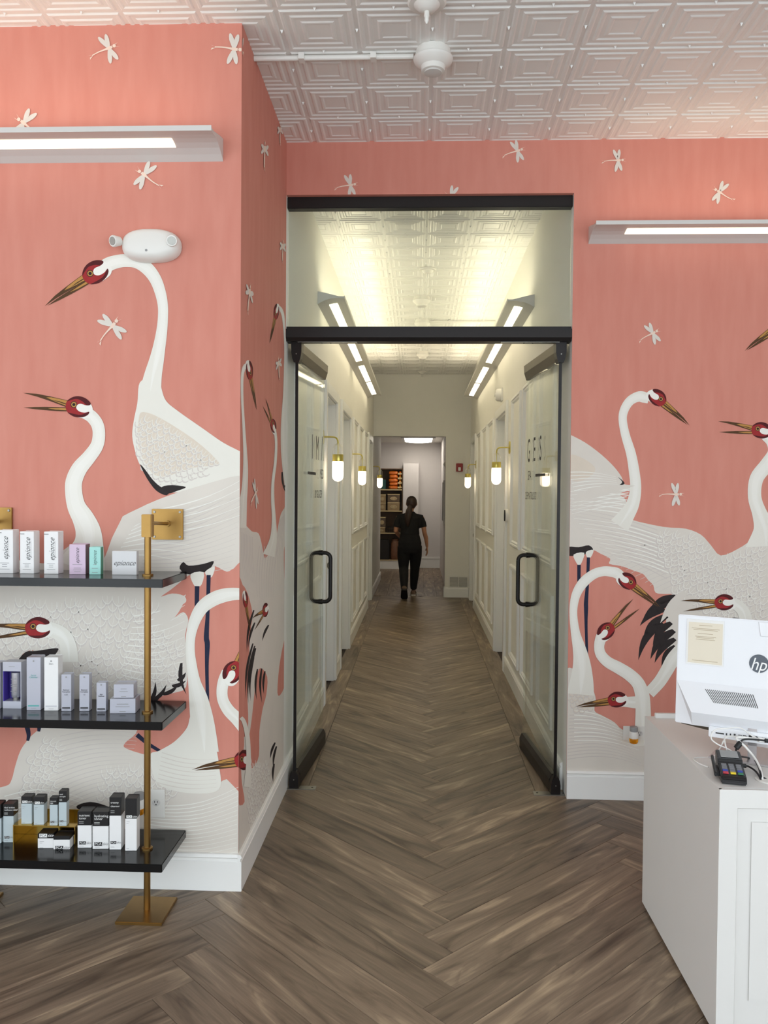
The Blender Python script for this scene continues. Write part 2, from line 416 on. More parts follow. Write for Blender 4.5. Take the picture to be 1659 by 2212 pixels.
# ---- corridor walls with door openings
DT = 2.39
def corridor_wall(name, x0, x1, y0, y1, doors):
    mb = MB(); y = y0
    for a, b2 in doors:
        mb.box(x0, x1, y, a, 0, H+.01); mb.box(x0, x1, a, b2, DT, H+.01); y = b2
    mb.box(x0, x1, y, y1, 0, H+.01)
    return struct(name, mb, WHITE)
DL = [(6.25, 7.03), (7.53, 8.47), (11.53, 12.37)]
DR = [(7.55, 8.47), (11.68, 12.52)]
wall_cl = corridor_wall('wall_corridor_left', XL-.13, XL, YP+.0, 15.4, DL)
wall_cr = corridor_wall('wall_corridor_right', XR, XR+.13, YP+.12, YE+.12, DR)
dn = 0
for sx, X, ds in ((-1, XL, DL), (1, XR, DR)):
    for a, b2 in ds:
        dn += 1
        o = -sx  # direction into the corridor
        X2 = X+o*.022
        mb = MB()
        def bxx(xa, xb, *r): mb.box(min(xa, xb), max(xa, xb), *r)
        d = struct('door_%d' % dn, B(min(X+sx*.085, X+sx*.125), max(X+sx*.085, X+sx*.125), a, b2, .006, DT), TRIM)
        bxx(X, X2, a-.085, a+.005, 0, DT+.085); bxx(X, X2, b2-.005, b2+.085, 0, DT+.085); bxx(X, X2, a+.005, b2-.005, DT-.005, DT+.085)
        mb.build('casing', TRIM, d, bevel=.004)
        mb = MB()
        bxx(X, X+sx*.13, a, a+.018, 0, DT); bxx(X, X+sx*.13, b2-.018, b2, 0, DT); bxx(X, X+sx*.13, a+.018, b2-.018, DT-.018, DT)
        mb.build('jamb', TRIM, d)
        xk = X+sx*.085
        MB().lathe([(.012, 0), (.012, o*.03), (.026, o*.035), (.03, o*.05), (.022, o*.062)], (xk, b2-.07 if dn % 2 else a+.07, 1.0), 14, 'x').build('door_knob', STEEL, d, smooth=True)
def run_boards(name, X, o, segs):
    mb = MB()
    for a, b2 in segs:
        prof = [(0,0),(.016,0),(.016,.12),(.012,.122),(.012,.132),(.018,.138),(.013,.148),(.008,.15),(0,.15)]
        mb.loft([[Vector((X+o*u, y, z)) for u, z in prof] for y in (a, b2)])
    return struct(name, mb, TRIM)
run_boards('baseboard_corridor_left', XL, 1, [(YP+.06, 6.165), (7.115, 7.445), (8.555, 11.445), (12.455, 15.4)])
run_boards('baseboard_corridor_right', XR, -1, [(YP+.12, 7.465), (8.555, 11.595), (12.605, YE)])
def moulding(X, o, y0, y1, z0, z1, parent):
    mb = MB()
    rings = []
    for d, u in ((0, .0), (0, .014), (.010, .020), (.022, .020), (.026, .012), (.040, .014), (.046, .006), (.05, 0)):
        rings.append([Vector((X+o*u, y0+d, z0+d)), Vector((X+o*u, y1-d, z0+d)), Vector((X+o*u, y1-d, z1-d)), Vector((X+o*u, y0+d, z1-d))])
    mb.loft(rings, cap=False)
    return mb.build('panel_moulding', TRIM, parent)
far = [(8.83, 9.52), (9.72, 10.41), (10.6, 11.3)]
near_l = [(4.72, 5.28), (5.42, 5.98)]
near_r = [(4.86, 5.44), (5.70, 6.30), (6.50, 7.09)]
for X, o, par, ps in ((XL, 1, wall_cl, near_l+far), (XR, -1, wall_cr, near_r+far)):
    for a, b2 in ps:
        moulding(X, o, a, b2, 1.18, 2.44, par); moulding(X, o, a, b2, .225, 1.022, par)
# ---- end of the corridor and the back room
mb = MB(); mb.box(XL, XR, YE, YE+.12, 2.52, H+.01); mb.box(.415, XR, YE, YE+.12, 0, 2.52)
wall_end = struct('wall_end', mb, WHITE)
mb = MB(); prof = [(0,0),(.016,0),(.016,.13),(.008,.16),(0,.16)]
mb.loft([[Vector((x, YE-u, z)) for u, z in prof] for x in (.415, XR)])
mb.loft([[Vector((.415-u, y, z)) for u, z in prof] for y in (YE-.016, YE+.12)])
struct('baseboard_end', mb, TRIM)
ROOMW = mat('grey_white_wall', (214, 210, 208), .7, var=.02)
wall_back = struct('wall_back', B(BX0, BX1+.1, YB, YB+.12, 0, BZ+.1), ROOMW)
struct('wall_back_right', B(BX1, BX1+.12, YE+.12, YB, 0, BZ+.1), ROOMW)
struct('wall_back_left', B(BX0-.12, BX0, 15.28, YB, 0, BZ+.1), ROOMW)
struct('wall_back_stub', B(BX0-.12, XL-.13, 15.28, 15.4, 0, BZ+.1), ROOMW)
ceil3 = struct('ceiling', B(BX0, BX1, YE+.12, YB, BZ, BZ+.1), WHITE)
mb = MB()
mb.box(.0, BX1, YB-.018, YB, 0, .2).box(.0, BX1, YB-.026, YB, .2, .235)
struct('baseboard_back', mb, TRIM)
# ------------------------------------------------------------------ glass front of the corridor
t = thing('transom_window', 'clear fixed glass pane above the double doors in a black header', 'transom', (.04, 4.44, 2.51))
B(XL+.004, XR-.004, 4.434, 4.446, 2.512, 3.16).build('pane', GLASS, t)
B(XL, XR, 4.415, 4.47, 3.146, 3.207).build('header_channel', BLACKM, t, bevel=.003)
t = thing('door_header', 'black bronze header bar over the open glass doors', 'door header', (.04, 4.44, 2.433))
mb = MB(); prof = [(4.388, 2.452), (4.388, 2.497), (4.41, 2.497), (4.41, 2.513), (4.48, 2.513), (4.48, 2.433), (4.40, 2.433)]
mb.loft([[Vector((x, y, z)) for y, z in prof] for x in (XL+.001, XR-.001)]); mb.build('rail', BLACKM, t)
for a, b2 in ((XL+.06, -.34), (.43, XR-.06)):
    p = B(a, b2, 4.415, 4.465, 2.4305, 2.4328).build('arm_plate', STEEL, t)
    for k in (.4, .55): MB().lathe([(.004, -.002), (.004, 0)], (a+(b2-a)*k, 4.44, 2.4305), 8).build('screw', BLACKM, p)
def glass_door(label, pivot, ang, side, words):
    """local x runs from the pivot to the free edge; local y = side*outside face"""
    t = local(thing('glass_door', label, 'glass door', (pivot[0], pivot[1], 0), ang, group='double glass doors'))
    W = .79
    g = B(0, W, -.006, .006, .05, 2.40).build('pane', GLASS, t)
    B(-.006, 0, -.008, .008, .06, 2.40).build('edge_seal', BLACKM, t)
    def rail(name, zs, m, x0=.0):
        mb = MB(); mb.loft([[Vector((x, y, z)) for y, z in zs] for x in (x0, W)]); return mb.build(name, m, t)
    rail('top_rail', [(-.010, 2.34), (.010, 2.34), (.024, 2.385), (.026, 2.43), (-.026, 2.43), (-.024, 2.385)], DARKB)
    rail('bottom_rail', [(-.026, .008), (.026, .008), (.026, .07), (.012, .10), (-.012, .10), (-.026, .07)], BLACKM, .02)
    mb = MB()
    mb.loft([[Vector((x, y, z)) for x, y in ((-.02,-w2),(.035,-w2),(.035,w2),(-.02,w2))] for z, w2 in ((2.325,.014),(2.345,.022),(2.38,.028),(2.436,.029))])
    pv = mb.build('top_pivot', BLACKM, t)
    MB().lathe([(.0035, -.0225), (.0035, -.021)], (0, 0, 2.37), 8, 'x').build('screw', STEEL, pv)
    mb = MB()
    mb.loft([[Vector((x, y, z)) for x, y in ((-.022,-w2),(.035,-w2),(.035,w2),(-.022,w2))] for z, w2 in ((0,.026),(.05,.026),(.075,.022),(.095,.013))])
    pv = mb.build('bottom_pivot', BLACKM, t)
    MB().lathe([(.0035, -.0245), (.0035, -.022)], (0, 0, .05), 8, 'x').build('screw', STEEL, pv)
    # back to back pull handle
    hx, z0, z1, r, k = .725, .93, 1.24, .0125, .062
    c = []
    for (cy, cz, a0) in ((k-.035, z1-.035, 0), (-k+.035, z1-.035, 90), (-k+.035, z0+.035, 180), (k-.035, z0+.035, 270)):
        for i in range(7):
            a = math.radians(a0+15*i); c.append(Vector((hx, cy+.035*math.cos(a), cz+.035*math.sin(a))))
    c.append(c[0])
    hd = MB().tube(c, r, 12).build('pull_handle', BLACKM, t, smooth=True)
    for zz in (z0, z1): MB().lathe([(.017, -.012), (.017, .012)], (hx, 0, zz), 14, 'y').build('handle_collar', BLACKM, hd, smooth=True)
    for body, size, x, z, sx, al in words:
        if body == '-':
            y = side*.0068; bar = MB().add([(x, y, z-.008), (x+size, y, z-.008), (x+size, y, z+.008), (x, y, z+.008)], [(0,1,2,3)]); bar.build('lettering', INK, t)
        else:
            fl = 1 if side < 0 else -1
            text(body, size, 'lettering', INK, t, lambda u, v, x=x, z=z: (x+fl*u, side*.0068, z+v), sx=sx, align=al)
    return t
# left leaf: outside face turns to the middle of the corridor (+X side = local -y)
glass_door('open glass door leaf at the left jamb, lettering near its free edge', (-.668, 4.445), math.radians(86), -1,
           [('I', .21, .40, 1.885, .75, 'CENTER'), ('M', .21, .555, 1.885, .6, 'CENTER'), ('\u039b', .21, .715, 1.885, .6, 'CENTER'), ('-', .24, .27, 1.735, 1, ''), ('MED', .085, .70, 1.735, .7, 'CENTER'), ('BY GLAZER', .066, .60, 1.61, .7, 'CENTER')])
# right leaf: outside face = local +y, reading from the free edge back to the pivot
glass_door('open glass door leaf at the right jamb beside the reception side', (.75, 4.445), math.radians(95), 1,
           [('G', .21, .71, 1.885, .55, 'CENTER'), ('E', .21, .555, 1.885, .55, 'CENTER'), ('S', .21, .40, 1.885, .55, 'CENTER'), ('-', .24, .28, 1.735, 1, ''), ('SPA', .085, .68, 1.735, .7, 'CENTER'), ('DERMATOLOGY', .066, .64, 1.61, .62, 'CENTER')])
for x, lab in ((-.64, 'left'), (.725, 'right')):
    p = thing('floor_pivot_plate', 'flat steel pivot plate let into the floor under the %s glass door' % lab, 'floor plate', (x, 4.44, 0))
    B(x-.09, x+.09, 4.41, 4.465, 0, .004).build('plate', STEEL, p)
    for k in (-.07, .07): MB().lathe([(.006, .004), (.005, .0055)], (x+k, 4.44, 0), 8).build('screw', BLACKM, p)

# ------------------------------------------------------------------ linear wall lights (direct / indirect)
FPROF = [(0, 2.94), (.03, 2.957), (.06, 2.970), (.09, 2.978), (.12, 2.982), (.15, 2.983), (.188, 2.981), (.190, 3.000), (.186, 3.000), (.186, 2.994), (.15, 2.995), (.05, 3.02), (0, 3.03)]
def linear_light(label, length, panels, place, loc, group, lm=LIGHT, um=UPL):
    """place(d, s, z): d out from the wall, s along it"""
    t = thing('linear_wall_light', label, 'wall light', loc, group=group)
    mb = MB(); mb.loft([[place(d, s_, z) for d, z in FPROF] for s_ in (0, length)]); mb.build('housing', FIXW, t)
    for s_ in (0, length):
        e = .006 if s_ else -.006
        mb = MB(); mb.loft([[place(d, s_+k, z) for d, z in FPROF] for k in (0, e)]); mb.build('end_cap', FIXW, t)
    for a, b2 in panels:
        mb = MB(); pr = [(.066, 2.9690), (.09, 2.9755), (.124, 2.9800), (.124, 2.981), (.09, 2.979), (.066, 2.9725)]
        mb.loft([[place(d, s_, z) for d, z in pr] for s_ in (a, b2)]); mb.build('diffuser', lm, t)
    MB().add([place(.142, .08, 3.006), place(.142, length-.08, 3.006), place(.184, length-.08, 2.9965), place(.184, .08, 2.9965)], [(0,1,2,3)]).build('uplight', um, t)
    mb = MB(); mb.loft([[place(d, s_, z) for d, z in ((.132, 2.99), (.139, 2.99), (.139, 3.012), (.132, 3.012))] for s_ in (.06, length-.06)]); mb.build('added_uplight_shield', FIXW, t)  # hidden strip added to keep the uplight off the wall
    return t
g = 'linear wall lights'
linear_light('long white linear light on the pink wall above the emergency light', 2.3, [(.165, 1.1), (1.16, 2.14)], lambda d, s_, z: Vector((-.80-s_, YL-d, z)), (-.80, YL, 2.94), g, LIGHT2, UPL2)
linear_light('white linear light on the pink wall above the reception desk', 1.95, [(.165, 1.75)], lambda d, s_, z: Vector((.885+s_, YP-d, z)), (.885, YP, 2.94), g, LIGHT2, UPL2)
cp = [(.15, 1.40), (1.45, 2.68), (3.0, 4.2), (4.3, 5.5)]
linear_light('long linear light along the left corridor wall', 5.65, cp, lambda d, s_, z: Vector((XL+d, 5.75+s_, z)), (XL, 5.75, 2.94), g)
linear_light('long linear light along the right corridor wall', 5.65, cp, lambda d, s_, z: Vector((XR-d, 5.85+s_, z)), (XR, 5.85, 2.94), g)

# ------------------------------------------------------------------ brass globe sconces
def sconce(label, X, o, Y):
    t = thing('wall_sconce', label, 'sconce', (X, Y, 2.03), group='brass globe sconces along the corridor')
    xg = X+o*.118
    MB().lathe([(.056, 0), (.056, o*.008), (.052, o*.011)], (X, Y, 2.035), 24, 'x').build('wall_plate', BRIGHTBRASS, t, smooth=True)
    MB().tube([(X+o*.008, Y, 2.035), (X+o*.07, Y, 2.035), (X+o*.1, Y, 2.03), (X+o*.115, Y, 2.012), (xg, Y, 1.985)], .006, 8, sub=4).build('arm', BRIGHTBRASS, t, smooth=True)
    prof = [(.008, 1.990)]+[(.041*math.sin(math.radians(a)), 1.947+.041*math.cos(math.radians(a))) for a in (20, 40, 60, 80)]+[(.041, 1.905)]
    MB().lathe([(r, z) for r, z in prof], (xg, Y, 0), 20, cap=False).build('clear_dome', CLEAR, t, smooth=True)
    MB().tube([(xg, Y, 1.988), (xg, Y, 1.9)], .003, 6).build('cord', BRIGHTBRASS, t)
    MB().lathe([(.040, 1.853), (.0405, 1.855), (.0405, 1.905), (.040, 1.906)], (xg, Y, 0), 24).build('collar', BRIGHTBRASS, t, smooth=True)
    prof = [(.0405, 1.853), (.042, 1.845), (.042, 1.747)]+[(.042*math.cos(math.radians(a)), 1.747-.042*math.sin(math.radians(a))) for a in (15, 30, 45, 60, 75, 88)]
    MB().lathe(prof, (xg, Y, 0), 24).build('globe', GLOBE, t, smooth=True)
sconce('brass globe sconce on the left, seen just past the open glass door', XL, 1, 6.07)
sconce('brass globe sconce between the left doorways and the wall panels', XL, 1, 8.68)
sconce('farthest brass globe sconce on the left, before the back shelves', XL, 1, 12.58)
sconce('brass globe sconce beside the thermostat on the right wall', XR, -1, 7.30)
sconce('farthest brass globe sconce on the right, below the red alarm', XR, -1, 11.54)

# ------------------------------------------------------------------ ceiling devices
def smoke(label, x, y, s=1., strip=None):
    t = thing('smoke_detector', label, 'smoke detector', (x, y, H), group='ceiling smoke detectors')
    zf = H-.004
    MB().lathe([(.072*s, zf+.004), (.075*s, zf-.012), (.075*s, zf-.03)], (x, y, 0), 28).build('base', PLAST, t, smooth=True)
    MB().lathe([(.082*s, zf-.03), (.084*s, zf-.036), (.08*s, zf-.046), (.06*s, zf-.062), (.052*s, zf-.066), (.049*s, zf-.086), (.04*s, zf-.088)], (x, y, 0), 28).build('body', PLAST, t, smooth=True)
    MB().lathe([(.037*s, zf-.087), (.037*s, zf-.093), (.01*s, zf-.096)], (x, y, 0), 20).build('chamber_cover', FIXW, t, smooth=True)
def sprinkler(label, x, y):
    t = thing('sprinkler_head', label, 'sprinkler', (x, y, H), group='ceiling sprinklers')
    zf = H-.005
    MB().lathe([(.072, zf+.004), (.074, zf-.006), (.068, zf-.013), (.05, zf-.014), (.044, zf-.02), (.03, zf-.034), (.015, zf-.038)], (x, y, 0), 28).build('escutcheon', PLAST, t, smooth=True)
    MB().lathe([(.009, zf-.036), (.011, zf-.055), (.008, zf-.062), (.009, zf-.072), (.002, zf-.084)], (x, y, 0), 12).build('nozzle', PLAST, t, smooth=True)
    for k in (-.03, .03): MB().lathe([(.004, zf-.0145), (.004, zf-.0155)], (x+k, y+k*.6, 0), 8).build('slot', INK, t)
sprinkler('white sprinkler head nearest the camera at the top edge', .013, 3.15)
smoke('white smoke detector in the lobby joined to a surface conduit', .043, 3.50)
sprinkler('first white sprinkler head beyond the transom glass', .055, 6.85)
smoke('white smoke detector on the corridor ceiling behind the transom', .008, 7.82)
smoke('second corridor smoke detector, joined to a conduit on its right', .018, 8.86)
smoke('farther corridor smoke detector seen just under the door header', .032, 10.85)
sprinkler('farthest sprinkler head where the corridor ceiling ends', .03, 12.55)
def conduit(label, x0, x1, y):
    t = thing('ceiling_conduit', label, 'conduit', (x0, y, H))
    MB().tube([(x0, y, H-.018), (x1, y, H-.018)], .011, 10).build('pipe', PLAST, t, smooth=True)
    for x in (x0+(x1-x0)*.3, x0+(x1-x0)*.75): B(x-.012, x+.012, y-.02, y+.02, H-.03, H-.004).build('strap', PLAST, t)
conduit('white surface conduit from the pink wall to the lobby detector', XL+.001, -.04, 3.515)
conduit('white surface conduit on the corridor ceiling running to the right wall', .10, XR-.001, 8.86)

# ------------------------------------------------------------------ wall devices
t = thing('emergency_light', 'white oval twin-lamp emergency light on the pink wall', 'emergency light', (-1.075, YL, 2.6))
c0 = Vector((-1.077, YL-.004, 2.600))
rings = []
for d, k in ((0, 1.0), (.02, 1.0), (.04, .94), (.055, .82), (.062, .6)):
    rings.append([c0+Vector((.118*k*math.copysign(abs(math.cos(a))**.75, math.cos(a)), -d, .064*k*math.copysign(abs(math.sin(a))**.85, math.sin(a)))) for a in [2*math.pi*i/36 for i in range(36)]])
MB().loft(rings).build('housing', PLAST, t, smooth=True)
for x, dx in ((-1.20, -.6), (-.985, .15)):
    dirv = Vector((dx, -1, -.25)).normalized(); p0 = Vector((x, YL-.04, 2.613))
    lm = MB().tube([p0, p0+dirv*.03, p0+dirv*.034], .021, 18, radii=[.018, .023, .021]).build('lamp_head', PLAST, t, smooth=True)
    MB().tube([p0+dirv*.0342, p0+dirv*.036], .016, 16).build('lens', STEEL, lm, smooth=True)
MB().lathe([(.005, 0), (.005, -.003)], (-1.083, YL-.064, 2.57), 12, 'y').build('test_button', GREYINK, t)
B(-1.094, -1.086, YL-.0625, YL-.061, 2.563, 2.566).build('indicator', INK, t)
t = thing('horn_strobe', 'white horn strobe on the right corridor wall over the doorway', 'horn strobe', (XR, 8.02, 2.58))
B(XR-.016, XR, 7.96, 8.09, 2.52, 2.65).build('back_plate', PLAST, t, bevel=.004)
MB().lathe([(.062, -.016), (.06, -.05), (.045, -.068), (.02, -.07)], (XR, 8.02, 2.583), 24, 'x').build('dome', PLAST, t, smooth=True)
MB().lathe([(.02, -.069), (.016, -.076)], (XR, 8.02, 2.583), 16, 'x').build('lens', FIXW, t, smooth=True)
t = thing('thermostat', 'small oval white thermostat with a dark face on the corridor wall', 'thermostat', (XR, 7.40, 1.43))
rings = [[Vector((XR-d, 7.40+.045*k*math.cos(a), 1.43+.062*k*math.sin(a))) for a in [2*math.pi*i/24 for i in range(24)]] for d, k in ((0, 1), (.02, 1), (.026, .9))]
MB().loft(rings).build('case', PLAST, t, smooth=True)
MB().loft([[Vector((XR-d, 7.40+.036*math.cos(a), 1.43+.05*math.sin(a))) for a in [2*math.pi*i/24 for i in range(24)]] for d in (.026, .034)]).build('face', INK, t, smooth=True)
RED = mat('alarm_red', (150, 32, 28), .4)
t = thing('fire_alarm', 'red fire alarm strobe on the end wall of the corridor', 'fire alarm', (.627, YE, 2.035))
B(.574, .68, YE-.045, YE, 1.97, 2.10).build('housing', RED, t, bevel=.006)
B(.607, .648, YE-.058, YE-.045, 1.985, 2.04).build('strobe_lens', WHITEINK, t, bevel=.004)
t = thing('return_air_vent', 'white louvred return air vent low on the end wall', 'vent', (.626, YE, .24))
mb = MB(); X0, X1, Z0, Z1 = .475, .79, .152, .335
mb.box(X0, X1, YE-.012, YE, Z0, Z0+.02).box(X0, X1, YE-.012, YE, Z1-.02, Z1).box(X0, X0+.02, YE-.012, YE, Z0+.02, Z1-.02).box(X1-.02, X1, YE-.012, YE, Z0+.02, Z1-.02).box((X0+X1)/2-.006, (X0+X1)/2+.006, YE-.012, YE, Z0+.02, Z1-.02)
mb.build('frame', PLAST, t); B(X0+.02, X1-.02, YE-.002, YE-.0005, Z0+.02, Z1-.02).build('duct_opening', INK, t)
for i in range(12):
    z = Z0+.026+i*.0115
    for a, b2 in ((X0+.02, (X0+X1)/2-.006), ((X0+X1)/2+.006, X1-.02)):
        MB().add([(a, YE-.011, z), (b2, YE-.011, z), (b2, YE-.003, z+.007), (a, YE-.003, z+.007), (a, YE-.011, z-.001), (b2, YE-.011, z-.001), (b2, YE-.003, z+.006), (a, YE-.003, z+.006)], [(0,1,2,3),(4,7,6,5),(0,4,5,1),(2,6,7,3)]).build('slat', PLAST, t)
def plate_on(name, label, cat, c, u, n, w2, h2, kind):
    """wall plate: centre c, u = along wall, n = out of wall"""
    t = thing(name, label, cat, c); c, u, n, z = Vector(c), Vector(u), Vector(n), Vector((0,0,1))
    def bx(u0, u1, z0, z1, d0, d1):
        return MB().loft([[c+u*a+z*b2+n*d for a, b2 in ((u0,z0),(u1,z0),(u1,z1),(u0,z1))] for d in (d0, d1)])
    bx(-w2, w2, -h2, h2, 0, .006).build('cover_plate', PLAST, t, bevel=.0015)
    return t, bx
def outlet(label, c, u, n, cx=(0.,)):
    t, bx = plate_on('wall_outlet', label, 'outlet', c, u, n, .035+.023*(len(cx)-1), .0575 if len(cx) == 1 else .0575, 0)
    return t, bx
def sockets(t, bx, ux, u, n, c, zz=(.022, -.022)):
    c, u, n = Vector(c), Vector(u), Vector(n)
    for z in zz:
        f = MB().loft([[c+u*(ux+.0165*math.cos(a))+Vector((0,0,z+.0145*math.sin(a)))+n*d for a in [2*math.pi*i/16 for i in range(16)]] for d in (.006, .0085)]).build('socket_face', FIXW, t)
        for k in (-.006, .006): bx(ux+k-.0012, ux+k+.0012, z+.0, z+.008, .0085, .0091).build('slot', INK, f)
        bx(ux-.0025, ux+.0025, z-.010, z-.005, .0085, .0091).build('slot', INK, f)
# left: one duplex plate partly behind the shelf post
cL = onY(339, 1734, YL)
t, bx = outlet('white wall outlet behind the brass shelf post above the baseboard', (cL.x, YL-.0031, cL.z), (1,0,0), (0,-1,0))
sockets(t, bx, 0, (1,0,0), (0,-1,0), (cL.x, YL-.0031, cL.z), (0.004,))
cR = onY(1369, 1583, YP)
t, bx = plate_on('wall_outlet', 'white wall outlet holding an air freshener beside the desk', 'outlet', (cR.x, YP-.0031, cR.z), (1,0,0), (0,-1,0), .0575, .037, 0)
sockets(t, bx, .028, (1,0,0), (0,-1,0), (cR.x, YP-.0031, cR.z), (0.0,))
OIL = glass_mat('amber_oil', (.95, .62, .12), .6); GREYP = mat('grey_plastic', (150, 150, 150), .45)
def freshener(label, x, z, Y):
    t = thing('air_freshener', label, 'air freshener', (x, Y, z))
    yc = Y-.034
    MB().lathe([(.020, z-.045), (.023, z-.035), (.023, z-.020), (.018, z-.012)], (x, yc, 0), 20).build('oil_bottle', OIL, t, smooth=True)
    MB().lathe([(.0225, z-.022), (.024, z-.005), (.022, z+.012), (.019, z+.020)], (x, yc, 0), 20).build('warmer', PLAST, t, smooth=True)
    MB().lathe([(.0205, z+.016), (.0215, z+.024), (.0205, z+.040), (.019, z+.041)], (x, yc, 0), 20).build('cap', GREYP, t, smooth=True)
    B(x-.012, x+.012, yc+.015, Y-.0005, z-.01, z+.01).build('plug', PLAST, t)
freshener('plug-in air freshener with amber oil on the right outlet', cR.x-.011, cR.z+.004, YP-.0085)
freshener('plug-in air freshener with yellow oil behind the brass post', cL.x-.062, cL.z+.012, YL-.004)
for lab, Y, z, sw in (('white light switch on the corridor wall behind the right glass door', 4.72, 1.205, 1), ('white outlet low on the corridor wall behind the right glass door', 4.74, .32, 0)):
    t, bx = plate_on('light_switch' if sw else 'wall_outlet', lab, 'switch' if sw else 'outlet', (XR, Y, z), (0,1,0), (-1,0,0), .036, .0575, 0)
    if sw: bx(-.016, .016, -.032, .032, .006, .009).build('rocker', FIXW, t)
    else: sockets(t, bx, 0, (0,1,0), (-1,0,0), (XR, Y, z))
# ------------------------------------------------------------------ back room things
YS = 17.62
def zat(y, Y): return onY(850, y, Y).z
LAM = mat('brown_shelf_laminate', (104, 80, 58), .5, var=.15, scale=6); LIPW = mat('pale_shelf_edge', (206, 186, 140), .5)
t = thing('storage_shelves', 'built-in brown storage shelves in the back room', 'shelving', (-.95, YS, 0))
X0, X1 = -1.5, -.345
zsh = [zat(1209, YS), zat(1151, YS), zat(1103, YS), zat(1057, YS)]; ztop = zat(1014, YS)
B(X0, X1, YB-.02, YB-.003, zsh[0], ztop).build('back_panel', LAM, t)
for x in (X0, X1-.018): B(x, x+.018, YS, YB-.02, zsh[0], ztop).build('side_panel', LAM, t)
B(X0, X1, YS, YB-.003, ztop, ztop+.02).build('top_panel', LAM, t)
B(X0, X1, YS+.01, YB-.003, 0, zsh[0]-.02).build('plinth', TRIM, t)
for z in zsh:
    s_ = B(X0+.018, X1-.018, YS+.008, YB-.02, z-.02, z).build('shelf', LAM, t)
    B(X0+.018, X1-.018, YS, YS+.008, z-.022, z+.001).build('edge_strip', LIPW, s_)
t = thing('white_pilaster', 'tall white boxed column beside the storage shelves', 'column', (-.17, 17.7, 0))
B(-.342, -.008, 17.60, YB-.003, 0, 2.27).build('box', ROOMW, t, bevel=.004)
B(-.344, -.006, 17.585, 17.60, 0, .16).build('base', TRIM, t)
ORANGE = mat('orange_plastic_wrap', (214, 112, 34), .28, var=.25, scale=22, bump=.6); ORANGE2 = mat('amber_plastic_wrap', (190, 128, 40), .3, var=.25, scale=22, bump=.6)
def bag(x0, x1, z0, z1, m, label, seed):
    rnd = random.Random(seed); mb = MB(); n = 14; rings = []
    cy, hy = YS+.16, .13
    for k, s_ in ((0, .80), (.2, .97), (.5, 1.0), (.8, .96), (1, .78)):
        z = z0+(z1-z0)*k; ring = []
        for i in range(n):
            a = 2*math.pi*i/n; e = lambda v: math.copysign(abs(v)**.45, v)
            q = s_*(1+rnd.uniform(-.045, .045))
            ring.append(Vector(((x0+x1)/2+(x1-x0)/2*q*e(math.cos(a)), cy+hy*q*e(math.sin(a)), z+(rnd.uniform(-.006, .006) if 0 < k < 1 else 0))))
        rings.append(ring)
    t = thing('wrapped_linen_pack', label, 'linen pack', ((x0+x1)/2, cy, z0), group='orange wrapped packs on the top shelf')
    mb.loft(rings).build('wrap', m, t, smooth=True)
    mb = MB(); xm = (x0+x1)/2
    mb.box(xm-.05, xm+.05, cy-hy-.004, cy-hy+.006, z0+(z1-z0)*.3, z0+(z1-z0)*.65).build('label', LIPW if seed % 2 else m, t)
zz = zsh[3]; hs = [.078, .075, .08, .078, .085]
names = ['bottom', 'second', 'middle', 'fourth', 'top']
z = zz+.001
xa, xb = onY(839, 1040, YS).x, onY(860, 1040, YS).x
for i, h_ in enumerate(hs):
    bag(xa+.01*(i % 2), xb, z, z+h_-.001, ORANGE, 'orange plastic-wrapped pack, %s of the wide stack on the top shelf' % names[i], i*2); z += h_
z = zz+.001
for i, h_ in enumerate([.09, .1, .1, .1]):
    bag(xb+.012, X1-.032, z, z+h_-.001, ORANGE2 if i < 3 else ORANGE, 'amber plastic-wrapped pack, %s of the stack against the white column' % ['bottom', 'second', 'third', 'top'][i], i*2+11); z += h_
TEAL = mat('teal_carton', (40, 84, 78), .5)
t = thing('teal_box', 'dark teal box at the left of the top storage shelf', 'box', (-.86, YS+.1, zz))
B(-1.0, onY(833, 1040, YS).x, YS+.03, YS+.25, zz+.001, zz+.2).build('body', TEAL, t, bevel=.006); B(-1.0, onY(833, 1040, YS).x+.003, YS+.025, YS+.255, zz+.15, zz+.205).build('lid', TEAL, t, bevel=.004)
CLB = mat('smoked_plastic_box', (148, 124, 84), .3, var=.25, scale=14); CLD = mat('darker_plastic_box', (98, 80, 58), .35, var=.3, scale=14); CONT = mat('mixed_contents', (176, 156, 118), .6, var=.45, scale=26)  # second box plastic is a darker tone
def sbox(px0, px1, py0, py1, z0, label, m):
    x0, x1 = onY(px0, 1100, YS).x, onY(px1, 1100, YS).x; h_ = onY(850, py0, YS).z-onY(850, py1, YS).z
    t = thing('storage_box', label, 'storage box', ((x0+x1)/2, YS+.15, z0), group='boxes on the storage shelves')
    z1 = z0+h_
    B(x0, x1, YS+.02, YS+.28, z0+.001, z1-.022).build('tub', m, t, bevel=.006)
    B(x0-.004, x1+.004, YS+.014, YS+.286, z1-.022, z1-.002).build('lid', LIPW, t, bevel=.004)
    xm, zm = (x0+x1)/2, (z0+z1)/2-.01
    mb = MB(); rings = [[Vector((xm+(x1-x0)*.3*k*math.cos(a), YS+.0195-d, zm+h_*.22*k*math.sin(a))) for a in [2*math.pi*i/14 for i in range(14)]] for d, k in ((0, 1), (.004, .9))]
    mb.loft(rings).build('contents', CONT, t)
    return z1
z = sbox(818, 833, 1085, 1102, zsh[2], 'lower of two pale boxes at the left of the second shelf', CLB); sbox(818, 833, 1066, 1084, z, 'upper of two pale boxes at the left of the second shelf', CLB)
z = sbox(837, 863, 1085, 1103, zsh[2], 'wide lower clear box in the middle of the second shelf', CLB); sbox(837, 863, 1066, 1084, z, 'wide upper clear box in the middle of the second shelf', CLD)
